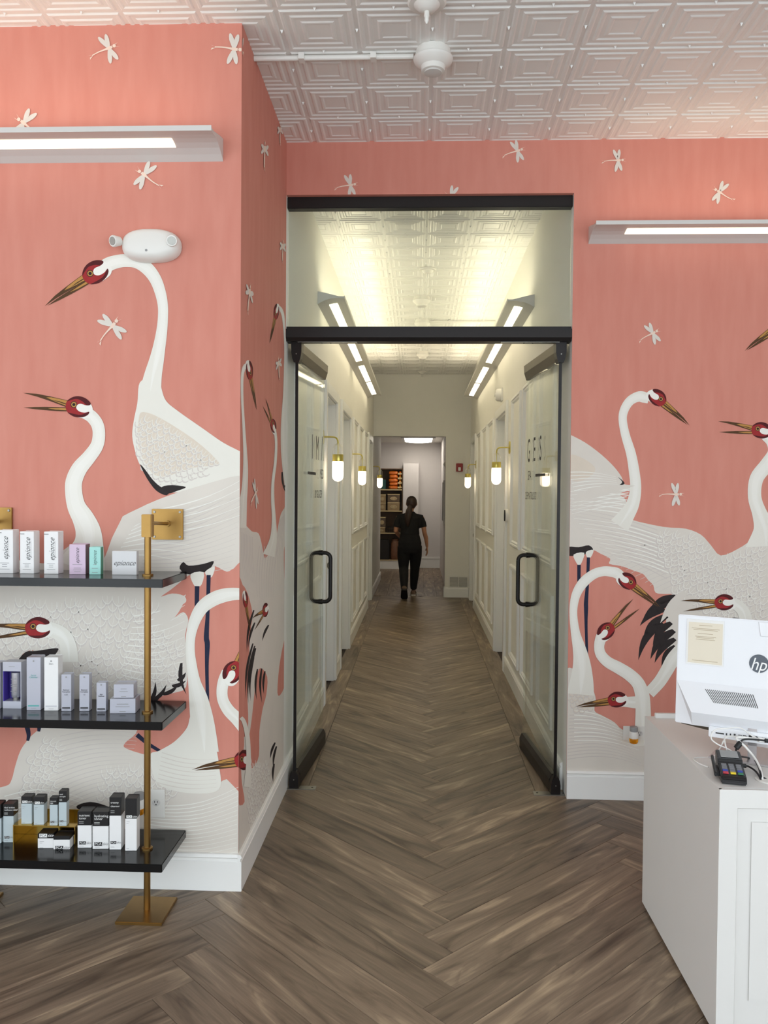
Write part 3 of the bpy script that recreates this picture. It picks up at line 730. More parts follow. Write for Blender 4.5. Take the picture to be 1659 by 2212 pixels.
z = sbox(816, 832, 1138, 1150, zsh[1], 'short pale box at the left of the third shelf', CLB); sbox(818, 833, 1115, 1137, z, 'darker box on top of the short pale box', CLD)
DKM = mat('dark_wire', (34, 28, 24), .5)
t = thing('wire_basket', 'low dark wire basket on the third storage shelf', 'basket', (-.5, YS+.1, zsh[1]))
xa, xb = onY(835, 1145, YS).x, onY(857, 1145, YS).x
for z in (.004, .06, .12): MB().tube([(xa, YS+.03, zsh[1]+z), (xb, YS+.03, zsh[1]+z), (xb, YS+.25, zsh[1]+z), (xa, YS+.25, zsh[1]+z), (xa, YS+.03, zsh[1]+z)], .004, 6).build('hoop', DKM, t)
for i in range(6):
    x = xa+(xb-xa)*i/5
    for y in (YS+.03, YS+.25): MB().tube([(x, y, zsh[1]+.003), (x, y, zsh[1]+.12)], .003, 6).build('wire', DKM, t)
t = thing('dark_crate', 'dark crate in the bottom of the storage shelves', 'crate', (-.75, YS+.1, zsh[0]))
xa, xb = -1.1, onY(840, 1190, YS).x; zc = zsh[0]+.42
mb = MB(); mb.box(xa, xb, YS+.02, YS+.04, zsh[0]+.001, zc).box(xa, xb, YS+.26, YS+.28, zsh[0]+.001, zc).box(xa, xa+.02, YS+.04, YS+.26, zsh[0]+.001, zc).box(xb-.02, xb, YS+.04, YS+.26, zsh[0]+.001, zc).box(xa+.02, xb-.02, YS+.04, YS+.26, zsh[0]+.001, zsh[0]+.02)
mb.build('tub', DKM, t); B(xa-.008, xb+.004, YS+.012, YS+.02, zc-.03, zc).build('rim', DKM, t)
BAGM = mat('brown_clear_bag', (112, 74, 50), .3, var=.35, scale=18, bump=.5)
t = thing('brown_bag', 'shiny brown bag standing in the bottom shelf bay', 'bag', (-.5, YS+.1, zsh[0]))
xa, xb = onY(843, 1190, YS).x, onY(863, 1190, YS).x; rnd = random.Random(3); rings = []
for k, s_ in ((0, .92), (.15, 1), (.5, .97), (.8, .9), (.93, .7), (1, .82)):
    rings.append([Vector(((xa+xb)/2+(xb-xa)/2*s_*math.copysign(abs(math.cos(a))**.5, math.cos(a)), YS+.14+.1*s_*math.copysign(abs(math.sin(a))**.5, math.sin(a)), zsh[0]+.001+.44*k+rnd.uniform(-.008, .008)*(k > 0))) for a in [2*math.pi*i/18 for i in range(18)]])
MB().loft(rings).build('sack', BAGM, t, smooth=True); MB().tube([((xa+xb)/2-.05, YS+.14, zsh[0]+.41), ((xa+xb)/2, YS+.12, zsh[0]+.40), ((xa+xb)/2+.05, YS+.14, zsh[0]+.41)], .008, 8).build('tie', LIPW, t)
t = thing('ceiling_troffer', 'lit curved ceiling light in the back room', 'ceiling light', (-.02, 17.0, BZ))
TROF = mat('lit_troffer', (255, 246, 232), .4, emit=9., var=0)
mb = MB(); pr = [(-.30, 0), (.30, 0), (.30, -.012), (.2, -.03), (.08, -.04), (-.08, -.04), (-.2, -.03), (-.30, -.012)]
mb.loft([[Vector((-.02+u, y, BZ+z)) for u, z in pr] for y in (16.2, 17.4)]).build('lens', TROF, t)
mb = MB(); mb.box(-.36, -.30, 16.15, 17.45, BZ-.02, BZ).box(.26, .32, 16.15, 17.45, BZ-.02, BZ).box(-.30, .26, 16.15, 16.2, BZ-.02, BZ).box(-.30, .26, 17.4, 17.45, BZ-.02, BZ); mb.build('frame', FIXW, t)
t = thing('framed_picture', 'narrow framed picture on the right wall of the back room', 'picture', (BX1, 15.4, 1.5))
zp0, zp1 = onX(957, 1127, BX1).z, onX(957, 1040, BX1).z
mb = MB(); ya, yb = 14.9, 15.7
mb.box(BX1-.025, BX1, ya, yb, zp0, zp0+.03).box(BX1-.025, BX1, ya, yb, zp1-.03, zp1).box(BX1-.025, BX1, ya, ya+.03, zp0+.03, zp1-.03).box(BX1-.025, BX1, yb-.03, yb, zp0+.03, zp1-.03); mb.build('frame', FIXW, t)
B(BX1-.012, BX1-.001, ya+.03, yb-.03, zp0+.03, zp1-.03).build('print', mat('muted_print', (132, 126, 118), .5, var=.3, scale=6), t)
t = thing('small_wall_strobe', 'small white strobe high on the back room wall', 'strobe', (BX1, 13.6, 2.0))
z = onX(959, 1010, BX1).z
MB().lathe([(.06, 0), (.058, -.03), (.03, -.05)], (BX1, 13.9, z), 18, 'x').build('body', PLAST, t, smooth=True); MB().lathe([(.02, -.045), (.015, -.06)], (BX1, 13.9, z), 12, 'x').build('lens', FIXW, t, smooth=True)

# ------------------------------------------------------------------ the person walking away
SKIN = mat('skin', (186, 134, 104), .5, var=.05); CLOTH = mat('black_cloth', (17, 16, 18), .85, var=.2, scale=30); HAIR = mat('dark_brown_hair', (50, 33, 26), .45, var=.35, scale=60); SHOE = mat('tan_brown_shoe', (92, 68, 52), .6, var=.2, scale=30); SOLE = mat('white_sole', (196, 190, 180), .6); DSOLE = mat('dark_sole', (30, 27, 26), .7)
PXX, PYY = -.135, 12.72
per = thing('person', 'person in black top and trousers with a brown ponytail walking away', 'person', (PXX, PYY, 0))
def ell(c, rx, ry, n=20): return [Vector((c[0]+rx*math.cos(2*math.pi*i/n), c[1]+ry*math.sin(2*math.pi*i/n), c[2])) for i in range(n)]
def stack(mb, rows): mb.loft([ell(c, rx, ry) for c, rx, ry in rows])
def limb(mb, pts): mb.tube([p for p, r in pts], 0, 14, radii=[r for p, r in pts])
def remeshed(name, mb, m, vox=.008, it=6):
    mb.v = [p+Vector((PXX, PYY, 0)) for p in mb.v]
    o = mb.build(name, m, per)
    r = o.modifiers.new('r', 'REMESH'); r.mode = 'VOXEL'; r.voxel_size = vox; r.use_smooth_shade = True
    s_ = o.modifiers.new('s', 'SMOOTH'); s_.iterations = it; s_.factor = .5
    return o
KL, KR = (-.092, .05, .46), (.082, .16, .46)
AL, AR = (-.075, -.27, .165), (.062, .30, .085)
SHR, ELR, WRR = (.165, .0, 1.255), (.226, -.035, 1.02), (.268, .03, .80)
SHL, ELL_, WRL = (-.165, .0, 1.255), (-.218, -.02, 1.04), (-.15, .17, .93)
hd = (.022, .035, 1.47)
bd = MB()
stack(bd, [((0,0,.74), .12, .10), ((0,0,.84), .165, .115), ((0,0,.95), .14, .10), ((0,0,1.05), .125, .09), ((0,.0,1.17), .15, .10), ((0,0,1.26), .16, .09), ((0,.01,1.31), .10, .07), ((.005,.01,1.34), .05, .05)])
limb(bd, [((.004,.01,1.29), .05), ((.01,.02,1.36), .046), ((.018,.03,1.42), .048)])
stack(bd, [((hd[0], hd[1]+.01, 1.375), .03, .04), ((hd[0], hd[1]+.012, 1.40), .055, .07), ((hd[0], hd[1]+.005, 1.44), .068, .084), (hd, .074, .092), ((hd[0], hd[1], 1.52), .07, .088), ((hd[0], hd[1], 1.555), .05, .062), ((hd[0], hd[1], 1.572), .02, .025)])
stack(bd, [((hd[0]+.02, hd[1]+.10, 1.43), .012, .012), ((hd[0]+.02, hd[1]+.112, 1.445), .013, .016), ((hd[0]+.02, hd[1]+.10, 1.475), .008, .012)])    # nose
for s_ in (-1, 1): stack(bd, [((hd[0]+s_*.076, hd[1]-.002, 1.435), .008, .012), ((hd[0]+s_*.08, hd[1]-.006, 1.46), .01, .02), ((hd[0]+s_*.078, hd[1]-.006, 1.485), .008, .014)])
limb(bd, [(SHR, .05), ((.205,-.02,1.16), .042), (ELR, .035), ((.252,0,.93), .034), (WRR, .022)])
limb(bd, [(SHL, .05), ((-.205,-.01,1.16), .042), (ELL_, .035), ((-.19,.08,.99), .033), (WRL, .022)])
def hand(mb, w_, d, palm):      # wrist, finger direction, sideways (towards little finger)
    w_, d, q = Vector(w_), Vector(d).normalized(), Vector(palm).normalized(); nrm = d.cross(q)
    mb.loft([[w_+d*t_+q*(a*math.cos(2*math.pi*i/12))+nrm*(.013*math.sin(2*math.pi*i/12)) for i in range(12)] for t_, a in ((-.005, .02), (.03, .033), (.065, .038), (.085, .036))])
    for k, L in ((-.028, .066), (-.009, .076), (.010, .070), (.028, .054)):
        p = w_+d*.078+q*k
        mb.tube([p, p+d*L*.4+nrm*.004, p+d*L*.72+nrm*.014, p+d*L*.95+nrm*.028], 0, 8, radii=[.0095, .009, .0085, .007])
    p = w_+d*.025-q*.026
    mb.tube([p, p-q*.022+d*.022+nrm*.01, p-q*.028+d*.05+nrm*.018], 0, 8, radii=[.011, .010, .008])
hand(bd, WRR, (.06, .12, -1), (.15, -1, -.1)); hand(bd, WRL, (.4, .8, -.2), (-.3, 0, -1))
limb(bd, [((-.088,0,.80), .085), ((-.092,.03,.62), .074), (KL, .052), ((-.085,-.11,.33), .047), (AL, .032)])
limb(bd, [((.088,0,.80), .085), ((.088,.09,.62), .074), (KR, .052), ((.074,.22,.30), .047), (AR, .032)])
limb(bd, [((-.075,-.285,.165), .026), ((-.075,-.24,.125), .022), ((-.073,-.18,.078), .018)]); limb(bd, [((.062,.27,.05), .03), ((.064,.36,.05), .034), ((.066,.45,.035), .028)])
remeshed('body', bd, SKIN, .0065, 4)
tp = MB()
stack(tp, [((0,0,.985), .150, .112), ((0,0,1.0), .150, .112), ((0,0,1.07), .142, .106), ((0,0,1.17), .166, .116), ((0,0,1.25), .176, .106), ((0,.006,1.29), .135, .09), ((.004,.01,1.32), .085, .07), ((.005,.012,1.345), .06, .058)])
limb(tp, [((.09,0,1.265), .05), (SHR, .052), ((.195,-.012,1.17), .056), ((.208,-.02,1.10), .057)])
limb(tp, [((-.09,0,1.265), .05), (SHL, .052), ((-.195,-.008,1.17), .056), ((-.208,-.012,1.10), .057)])
remeshed('scrub_top', tp, CLOTH, .009, 5)
pn = MB()
stack(pn, [((0,0,.70), .13, .115), ((0,0,.78), .175, .13), ((0,0,.86), .183, .13), ((0,0,.95), .158, .118), ((0,0,1.005), .142, .108)])
limb(pn, [((-.088,0,.80), .104), ((-.096,.025,.64), .098), (KL, .076), ((-.085,-.10,.34), .070), ((-.077,-.235,.205), .056), ((-.076,-.262,.165), .050)])
limb(pn, [((.088,0,.80), .104), ((.092,.08,.64), .098), (KR, .076), ((.075,.21,.33), .070), ((.064,.285,.155), .056), ((.063,.296,.105), .050)])
remeshed('trousers', pn, CLOTH, .009, 5)
hr = MB()
stack(hr, [((hd[0]-.004, hd[1]-.028, 1.395), .045, .05), ((hd[0], hd[1]-.022, 1.43), .074, .078), ((hd[0], hd[1]-.018, 1.475), .084, .092), ((hd[0], hd[1]-.012, 1.525), .080, .095), ((hd[0], hd[1]-.006, 1.565), .058, .072), ((hd[0], hd[1]-.002, 1.585), .022, .03)])
limb(hr, [((hd[0]-.01, hd[1]-.085, 1.445), .022), ((hd[0]-.02, hd[1]-.13, 1.42), .034), ((hd[0]-.036, hd[1]-.15, 1.36), .050), ((hd[0]-.05, hd[1]-.155, 1.28), .054), ((hd[0]-.058, hd[1]-.15, 1.20), .046), ((hd[0]-.056, hd[1]-.145, 1.14), .03), ((hd[0]-.052, hd[1]-.14, 1.11), .012)])
remeshed('hair', hr, HAIR, .008, 3)
MB().tube([Vector((hd[0]-.012+.024*math.cos(a)+PXX, hd[1]-.098+PYY+.0, 1.44+.024*math.sin(a))) for a in [i*math.pi/8 for i in range(17)]], .006, 6).build('hair_tie', CLOTH, per)
fc = MB(); fc.v = []
MB().tube([Vector((PXX+hd[0]+.079, PYY+hd[1]-.004, 1.49)), Vector((PXX+hd[0]+.083, PYY+hd[1]+.02, 1.47)), Vector((PXX+hd[0]+.07, PYY+hd[1]+.07, 1.44)), Vector((PXX+hd[0]+.04, PYY+hd[1]+.1, 1.42))], .004, 6).build('mask_strap', CLOTH, per)
for s_ in (-1, 1):
    for nm, z, r, m in (('eye', 1.475, .011, WHITEINK),):
        MB().lathe([(.002, -.006), (r*.8, -.003), (r, 0), (r*.8, .004), (.002, .006)], (PXX+hd[0]+s_*.032, PYY+hd[1]+.083, z), 12, 'y').build(nm, m, per, smooth=True)
B(PXX+hd[0]-.022, PXX+hd[0]+.022, PYY+hd[1]+.088, PYY+hd[1]+.094, 1.405, 1.412).build('mouth', mat('lips', (140, 74, 66), .5), per)
def shoe(c, pitch):
    """upper and sole, heel at c, toes along +Y, pitched up at the heel"""
    Mx = Matrix.Translation((PXX+c[0], PYY+c[1], c[2])) @ Matrix.Rotation(pitch, 4, 'X')
    prof = [(-.045, .022, .05), (-.035, .036, .085), (.0, .042, .10), (.04, .044, .098), (.09, .046, .075), (.15, .050, .055), (.20, .046, .045), (.235, .026, .034)]
    mb = MB(); mb.loft([[Vector((w_*math.cos(a), y, .012+(h_-.012)*(.5+.5*math.sin(a)))) for a in [2*math.pi*i/16 for i in range(16)]] for y, w_, h_ in prof]); mb.xf(Mx); mb.build('shoe', SHOE, per, smooth=True)
    mb = MB(); mb.loft([[Vector((sx*(w_+.005), y+(-.004 if y < 0 else .004), z)) for sx, z in ((-1, 0), (1, 0), (1, .026), (-1, .026))] for y, w_, h_ in prof]); mb.xf(Mx); mb.build('sole', SOLE if pitch == 0 else DSOLE, per)
shoe((-.075, -.33, .135), math.radians(-36)); shoe((.062, .26, .002), 0)
# ------------------------------------------------------------------ brass and black display shelf
ZS = (1.298, .773, .246); SF, SB, SX1, SX0 = 2.95, 3.262, -.932, -2.35
sh = thing('display_shelf', 'black three-tier product shelf on brass posts against the pink wall', 'display shelf', (-1.4, 3.1, 0))
for z in ZS: B(SX0, SX1, SF, SB, z-.031, z).build('shelf', SHELFB, sh, bevel=.0025)
PYo = 3.08
for xp in (-1.031, -1.735):
    B(xp-.089, xp+.089, PYo-.1, PYo+.1, 0, .012).build('base_plate', BRASS, sh, bevel=.002)
    MB().tube([(xp, PYo, .012), (xp, PYo, 1.45)], .0125, 20).build('post', BRASS, sh, smooth=True)
    B(xp-.019, xp+.019, PYo-.019, PYo+.019, 1.446, 1.532).build('post_cap', BRASS, sh, bevel=.002)
    MB().tube([(xp+.012, PYo, 1.497), (xp+.018, PYo+.03, 1.497), (xp+.018, YL-.012, 1.490)], .007, 12).build('arm', BRASS, sh, smooth=True)
    MB().lathe([(.013, -.02), (.013, -.012)], (xp+.018, YL, 1.490), 16, 'y').build('arm_collar', BRASS, sh, smooth=True)
    wp_ = B(xp-.046, xp+.082, YL-.013, YL-.0031, 1.425, 1.549).build('wall_plate', BRASS, sh, bevel=.0015)
    for dx in (-.034, .070):
        for z in (1.437, 1.537): MB().lathe([(.005, -.0155), (.0045, -.0165)], (xp+dx, YL, z), 10, 'y').build('screw', STEEL, wp_)
        for z in (1.437, 1.537): MB().lathe([(.005, -.013), (.005, -.0155)], (xp+dx, YL, z), 10, 'y').build('screw', STEEL, wp_)
    for z in ZS:
        MB().lathe([(.021, 0), (.021, .006), (.0195, .007)], (xp, PYo, z), 24).build('collar', BRASS, sh, smooth=True)
# ------------------------------------------------------------------ products
C_WHITE = mat('white_carton', (238, 237, 236), .45, var=.01); C_SILV = mat('silver_grey_carton', (186, 187, 198), .3, .25, var=.03); C_LIL = mat('lilac_carton', (214, 190, 212), .45, var=.02); C_MINT = mat('mint_carton', (166, 222, 214), .45, var=.02)
C_BLK = mat('black_carton', (22, 21, 22), .4, var=.1); C_PURP = mat('purple_inner_card', (70, 52, 150), .5, var=.08); C_PSIDE = mat('plum_carton_side', (112, 74, 88), .5); C_GSIDE = mat('green_carton_side', (84, 150, 124), .5); C_GREY = mat('cool_grey_carton', (188, 200, 204), .4, var=.02); TEALP = mat('teal_print', (90, 170, 166), .5); LTXT = mat('pale_print', (206, 206, 210), .5); GOLDM = mat('polished_gold', (214, 178, 92), .12, 1., var=.04)
SILVM = mat('silver_tube', (200, 200, 206), .2, .8)
def carton(label, x0, x1, yt, yb, zs, depth, m, name='product_box', rot=0., side=None, cat='box', group=None, band=None, band_z=None, top=None):
    """front face given by its picture corners on a shelf at height zs"""
    p = onZ((x0+x1)/2, yb, zs); Y = p.y
    a, b2 = onY(x0, yb, Y).x, onY(x1, yb, Y).x; z1 = onY((x0+x1)/2, yt, Y).z
    t = thing(name, label, cat, ((a+b2)/2, Y+depth/2, zs), group=group)
    W, D, Hh = (b2-a)/2, depth/2, z1-zs
    t.rotation_euler = (0, 0, rot); local(t)
    zb = (onY((x0+x1)/2, band, Y).z-zs) if band else Hh
    bd_ = B(-W, W, -D, D, .0006, zb).build('carton', m, t, bevel=.0008)
    if band: B(-W-.0003, W+.0003, -D-.0003, D+.0003, zb, Hh).build('cap_panel', top or C_BLK, t, bevel=.0008)
    if side:
        B(W, W+.0006, -D+.001, D-.001, .001, Hh-.001).build('side_panel', side, t)
    B(-W+.002, W-.002, D-.004, D-.0005, Hh, Hh+.0012).build('tuck_flap', top if band and top else (C_BLK if band else m), t)
    return t, W, D, Hh, zb
def ft(t, D, body, size, u, v, m=INK, vert=False, shear=0., sx=1., al='CENTER', off=0.):
    pl = (lambda a, b2: (u-b2, -D-.0012, v+a)) if vert else (lambda a, b2: (u+a, -D-.0012, v+b2))
    return text(body, size, 'lettering', m, t, pl, shear=shear, sx=sx, align=al, off=off)
def line(t, D, u0, u1, v, h_, m=GREYINK, name='print_line'):
    return MB().add([(u0, -D-.0012, v), (u1, -D-.0012, v), (u1, -D-.0012, v+h_), (u0, -D-.0012, v+h_)], [(0,1,2,3)]).build(name, m, t)
g1 = 'cartons on the top shelf'
for i, (x0, x1, yt, yb, lab) in enumerate(((-8, 27.5, 1145, 1239, 'tall white carton with script name, cut off by the left edge'), (43, 72.5, 1148, 1239.5, 'tall white carton with script name, second on the top shelf'), (95, 125, 1148.5, 1240, 'tall white carton with script name, beside the lilac box'))):
    t, W, D, Hh, zb = carton(lab, x0, x1, yt, yb, ZS[0], .052, C_WHITE, group=g1, rot=.03)
    ft(t, D, 'epionce', .031, .004, Hh*.58, INK, True, .45, .9, off=-.010)
    line(t, D, .016, .0166, Hh*.4, Hh*.38); line(t, D, -W, -W*.35, Hh*.93, .003, GREYINK)
    for k, wd in ((.24, .55), (.205, .3), (.16, .3), (.10, .6)): line(t, D, -W*wd, W*wd, Hh*k, .0016)
t, W, D, Hh, zb = carton('lilac carton with a plum side panel on the top shelf', 148.5, 182, 1176, 1241, ZS[0], .058, C_LIL, group=g1, rot=.12, side=C_PSIDE)
ft(t, D, 'epionce', .021, .0, Hh*.62, INK, True, .45, .9, off=-.010)
for k, wd in ((.33, .6), (.21, .45), (.15, .5), (.09, .4)): line(t, D, -W*wd, W*wd, Hh*k, .0014)
t, W, D, Hh, zb = carton('small mint green carton on the top shelf', 192, 215.5, 1182, 1241.5, ZS[0], .038, C_MINT, group=g1, rot=.12, side=C_GSIDE)
ft(t, D, 'epionce', .019, .0, Hh*.62, INK, True, .45, .9, off=-.010)
for k, wd in ((.36, .3), (.23, .55), (.08, .5)): line(t, D, -W*wd, W*wd, Hh*k, .0014)
p = onZ(268, 1242, ZS[0]); a, b2 = onY(242, 1242, p.y).x, onY(295, 1242, p.y).x; zt = onY(268, 1190.5, p.y).z-ZS[0]
t = local(thing('acrylic_display_block', 'frosted square acrylic block with a script name by the brass post', 'display block', ((a+b2)/2, p.y+.012, ZS[0])))
FROST = mat('frosted_white_acrylic', (232, 232, 233), .3, var=.01); FROST.node_tree.nodes['Principled BSDF'].inputs['Transmission Weight'].default_value = .25
B(-(b2-a)/2, (b2-a)/2, -.012, .012, .0006, zt).build('block', FROST, t, bevel=.001)
ft(t, .012, 'epionce', .027, 0, zt*.5, INK, shear=.45, off=-.010); line(t, .012, -.03, .035, zt*.41, .0008)
g2 = 'cartons on the middle shelf'
carton('silver carton at the left edge of the middle shelf', -22, 0.5, 1432, 1531, ZS[1], .045, C_SILV, group=g2)
# window box with a silver tube
p = onZ(26, 1531, ZS[1]); a, b2 = onY(6, 1531, p.y).x, onY(46, 1531, p.y).x; Hh = onY(26, 1430, p.y).z-ZS[1]; W = (b2-a)/2; D = .026
t = local(thing('window_carton', 'silver carton with a purple window holding a silver tube', 'box', ((a+b2)/2, p.y+D, ZS[1]), group=g2))
mb = MB(); mb.box(-W, W, -D, D, .0006, Hh*.16); mb.box(-W, W, -D, D, Hh*.80, Hh); mb.box(W-.003, W, -D, D, Hh*.16, Hh*.80); mb.box(-W, -W+.001, -D, D, Hh*.16, Hh*.8); mb.box(-W, W, D-.002, D, Hh*.16, Hh*.8)
mb.build('carton', C_SILV, t)
B(-W+.001, W-.003, D-.006, D-.0021, Hh*.16, Hh*.80).build('purple_card', C_PURP, t); B(-W+.001, -W+.004, -D+.001, D-.006, Hh*.16, Hh*.80).build('purple_side', C_PURP, t)
MB().lathe([(.010, Hh*.165), (.010, Hh*.22), (.0165, Hh*.225), (.0185, Hh*.3), (.0185, Hh*.75), (.017, Hh*.76)], (.003, .0, 0), 24).build('tube', SILVM, t, smooth=True)
MB().lathe([(.012, Hh*.161), (.0125, Hh*.235), (.0115, Hh*.24)], (.003, 0, 0), 20).build('tube_cap', STEEL, t, smooth=True)
for k in (.62, .5, .46, .36): B(-.009, .013, -.0193, -.0188, Hh*k, Hh*k+.0016).build('print_line', GREYINK, t)
line(t, D, -.012, .012, Hh*.9, .0014)
def bmark(t, W, D, Hh, words, mark=INK):
    MB().add([(.0032*math.cos(a), -D-.0012, Hh*.93+.0032*math.sin(a)) for a in [2*math.pi*i/12 for i in range(12)]], [tuple(range(12))]).build('brand_mark', GREYINK, t)
    for k, (w_, sz, v, m) in enumerate(words): ft(t, D, w_, sz, 0, Hh*v, m)
    line(t, D, -W*.8, W*.8, Hh*.075, .005, mark); line(t, D, -W*.35, W*.35, Hh*.035, .0012)
t, W, D, Hh, zb = carton('tall silver carton with a teal print band on the middle shelf', 57, 86, 1420, 1534.5, ZS[1], .05, C_SILV, group=g2, rot=.08)
bmark(t, W, D, Hh, [('Facial', .009, .66, TEALP), ('Cleanser', .009, .625, TEALP)], TEALP)
t, W, D, Hh, zb = carton('tall white carton with faint print on the middle shelf', 95, 124, 1420, 1535.5, ZS[1], .05, C_WHITE, group=g2, rot=.08)
bmark(t, W, D, Hh, [('Skin', .010, .88, GREYINK)], LTXT)
t, W, D, Hh, zb = carton('slim silver carton beside the tall white carton', 132, 152.5, 1457, 1536.5, ZS[1], .036, C_SILV, group=g2, rot=.08)
bmark(t, W, D, Hh, [('Retinol', .008, .58, INK), ('Complex', .008, .53, INK), ('0.25', .007, .45, INK)])
t, W, D, Hh, zb = carton('slim silver carton standing alone in the middle of the shelf', 171, 191.5, 1457, 1536.5, ZS[1], .036, C_SILV, group=g2, rot=.08)
bmark(t, W, D, Hh, [('Retinol', .008, .58, INK), ('Complex', .008, .53, INK), ('1.0', .007, .45, INK)])
t, W, D, Hh, zb = carton('shortest slim silver carton on the middle shelf', 208, 228, 1475, 1537.5, ZS[1], .03, C_SILV, group=g2, rot=.08)
bmark(t, W, D, Hh, [('Age', .007, .60, INK), ('Defense', .007, .54, INK)])
t, W, D, Hh, zb = carton('wide low silver carton at the bottom of the pair by the post', 236, 289.5, 1509.5, 1541.5, ZS[1], .075, C_SILV, group=g2, rot=.1)
for k, wd in ((.62, .45), (.45, .55), (.12, .25)): line(t, D, -W*wd, W*wd, Hh*k, .0022, GREYINK)
zM = ZS[1]+Hh+.0012; Ym = t.location.y; Wl = W
t = local(thing('product_box', 'smaller low silver carton stacked on the wide silver carton', 'box', (t.location.x+.002, Ym+.0, zM), group=g2)); t.rotation_euler = (0, 0, .1)
W = Wl*.78; B(-W, W, -.030, .030, .0004, .052).build('carton', C_SILV, t, bevel=.0008)
for k, wd in ((.034, .3), (.024, .42), (.005, .25)): line(t, .030, -W*wd, W*wd, k, .002, GREYINK)
B(-W+.003, W-.003, .024, .029, .052, .053).build('tuck_flap', C_SILV, t)
# bottom shelf
g3 = 'black capped cartons on the bottom shelf'
def logo(t, W, D, Hh, v, s_=1., dark=True):
    k = .0085*s_
    line(t, D, -W*.78, -W*.78+k*2.1, v-k*.5, k, INK if dark else WHITEINK, 'logo_block')
    pl = lambda a, b2: (-W*.78+k*1.05+a, -D-.0016, v+b2)
    text('PCA', k*.95, 'lettering', WHITEINK if dark else INK, t, pl)
    text('skin', k*1.1, 'lettering', GREYINK if dark else WHITEINK, t, lambda a, b2: (-W*.78+k*2.3+a, -D-.0016, v+b2), align='LEFT')
def capped(label, x0, x1, yt, yb, zs, d, band, words=(), lg='low', m=C_WHITE, rot=.07):
    t, W, D, Hh, zb = carton(label, x0, x1, yt, yb, zs, d, m, group=g3, rot=rot, band=band)
    if lg == 'low': logo(t, W, D, Hh, Hh*.14, W/.018); line(t, D, -W*.75, -W*.1, Hh*.05, .0012)
    elif lg == 'band': logo(t, W, D, Hh, zb+.006*W/.016, W/.018, False); line(t, D, -W*.75, -W*.2, zb-.012, .001); line(t, D, -W*.75, -W*.4, zb-.018, .001); line(t, D, -W*.75, -W*.3, Hh*.04, .0012)
    for k, w_ in enumerate(words): ft(t, D, w_, .0085*W/.018, -W*.78, zb+(Hh-zb)*(.72-.2*k), WHITEINK, al='LEFT')
    if words:
        for k in (.26, .16): line(t, D, -W*.78, -W*.1, zb+(Hh-zb)*k, .0012, WHITEINK)
    return t
capped('dark capped carton cut off by the left picture edge', -18, 1, 1737, 1822, ZS[2], .045, 1768, m=C_GREY)
capped('grey carton with black cap at the left of the gold riser', 6.6, 28, 1737, 1820, ZS[2], .045, 1763, ('dual action', 'redness relief'), m=C_GREY)
# gold riser
pr0 = onZ(28, 1824, ZS[2]); rY = pr0.y; ra, rb = pr0.x, onY(162, 1827, rY).x; rz = onY(95, 1784, rY).z
t = thing('gold_riser', 'polished gold display riser on the bottom shelf', 'display riser', ((ra+rb)/2, rY, ZS[2])); RD = .1
B(ra, rb, rY, rY+RD, rz-.003, rz).build('top', GOLDM, t);
B(rb-.003, rb, rY, rY+RD, ZS[2]+.0006, rz-.003).build('side', GOLDM, t); B(ra, ra+.003, rY, rY+RD, ZS[2]+.0006, rz-.003).build('side', GOLDM, t)
B(ra+.003, rb-.003, rY+RD-.003, rY+RD, ZS[2]+.0006, rz-.003).build('back_panel', GOLDM, t); B(ra, rb, rY+RD-.003, rY+RD, rz, rz+.028).build('back_lip', GOLDM, t)
capped('grey capped carton at the left on the gold riser', 45.6, 67.6, 1720.6, 1780, rz, .036, 1736, (), 'band', C_GREY)
capped('grey capped carton, second on the gold riser', 72.6, 93.7, 1722, 1782, rz, .036, 1738, (), 'band', C_GREY)
capped('narrow short capped carton on the gold riser', 107, 123.5, 1723.5, 1783.5, rz, .026, 1738.6, ('', 'blemish'), 'low', C_GREY)
capped('tallest narrow capped carton at the right of the gold riser', 126.6, 142.8, 1709, 1784.5, rz, .03, 1733, ('total', 'strength'), 'low', C_GREY)
capped('low wide capped carton with logo on its black band before the riser', 81, 114, 1801, 1832.5, ZS[2], .052, 1811, (), 'band', C_WHITE)
capped('low wide capped carton at the right end of the riser', 115, 149, 1806, 1835, ZS[2], .052, 1814, (), 'low', C_WHITE)
capped('white carton with black cap beside the gold riser', 167, 196, 1753, 1831.6, ZS[2], .05, 1783, ('nutrient', 'toner'))
capped('white carton with black cap, third from the brass post', 199.5, 233, 1754, 1834, ZS[2], .05, 1784.8, ('hydrating', 'toner'))
capped('tall white carton with long black cap, second from the brass post', 235.6, 260, 1722.5, 1835.5, ZS[2], .05, 1762, ('creamy', 'cleanser'))
capped('tall white carton with logo on its black cap nearest the brass post', 269.6, 294, 1725, 1838, ZS[2], .045, 1768.5, (), 'band')

# ------------------------------------------------------------------ reception desk
DX0, DX1, DY0, DY1, DZ = .897, 2.2, 2.446, 3.25, .751
DESKW = mat('white_desk_lacquer', (228, 226, 222), .4, var=.015, scale=6)
dk = thing('reception_desk', 'white panelled reception desk at the right', 'desk', (1.5, 2.85, 0))
B(DX0+.02, DX1, DY0+.02, DY1, DZ-.022, DZ).build('worktop', DESKW, dk)
mb = MB(); mb.add([(DX0, DY0, .012), (DX0, DY1, .012), (DX0, DY1, DZ), (DX0, DY0, DZ), (DX0+.02, DY0+.02, .012), (DX0+.02, DY1, .012), (DX0+.02, DY1, DZ), (DX0+.02, DY0+.02, DZ)], [(0,1,2,3),(4,7,6,5),(0,4,5,1),(1,5,6,2),(2,6,7,3),(3,7,4,0)])
mb.build('side_panel', DESKW, dk)
fr = B(DX0+.02, DX1, DY0+.012, DY0+.02, .012, DZ-.022).build('front_panel', DESKW, dk)
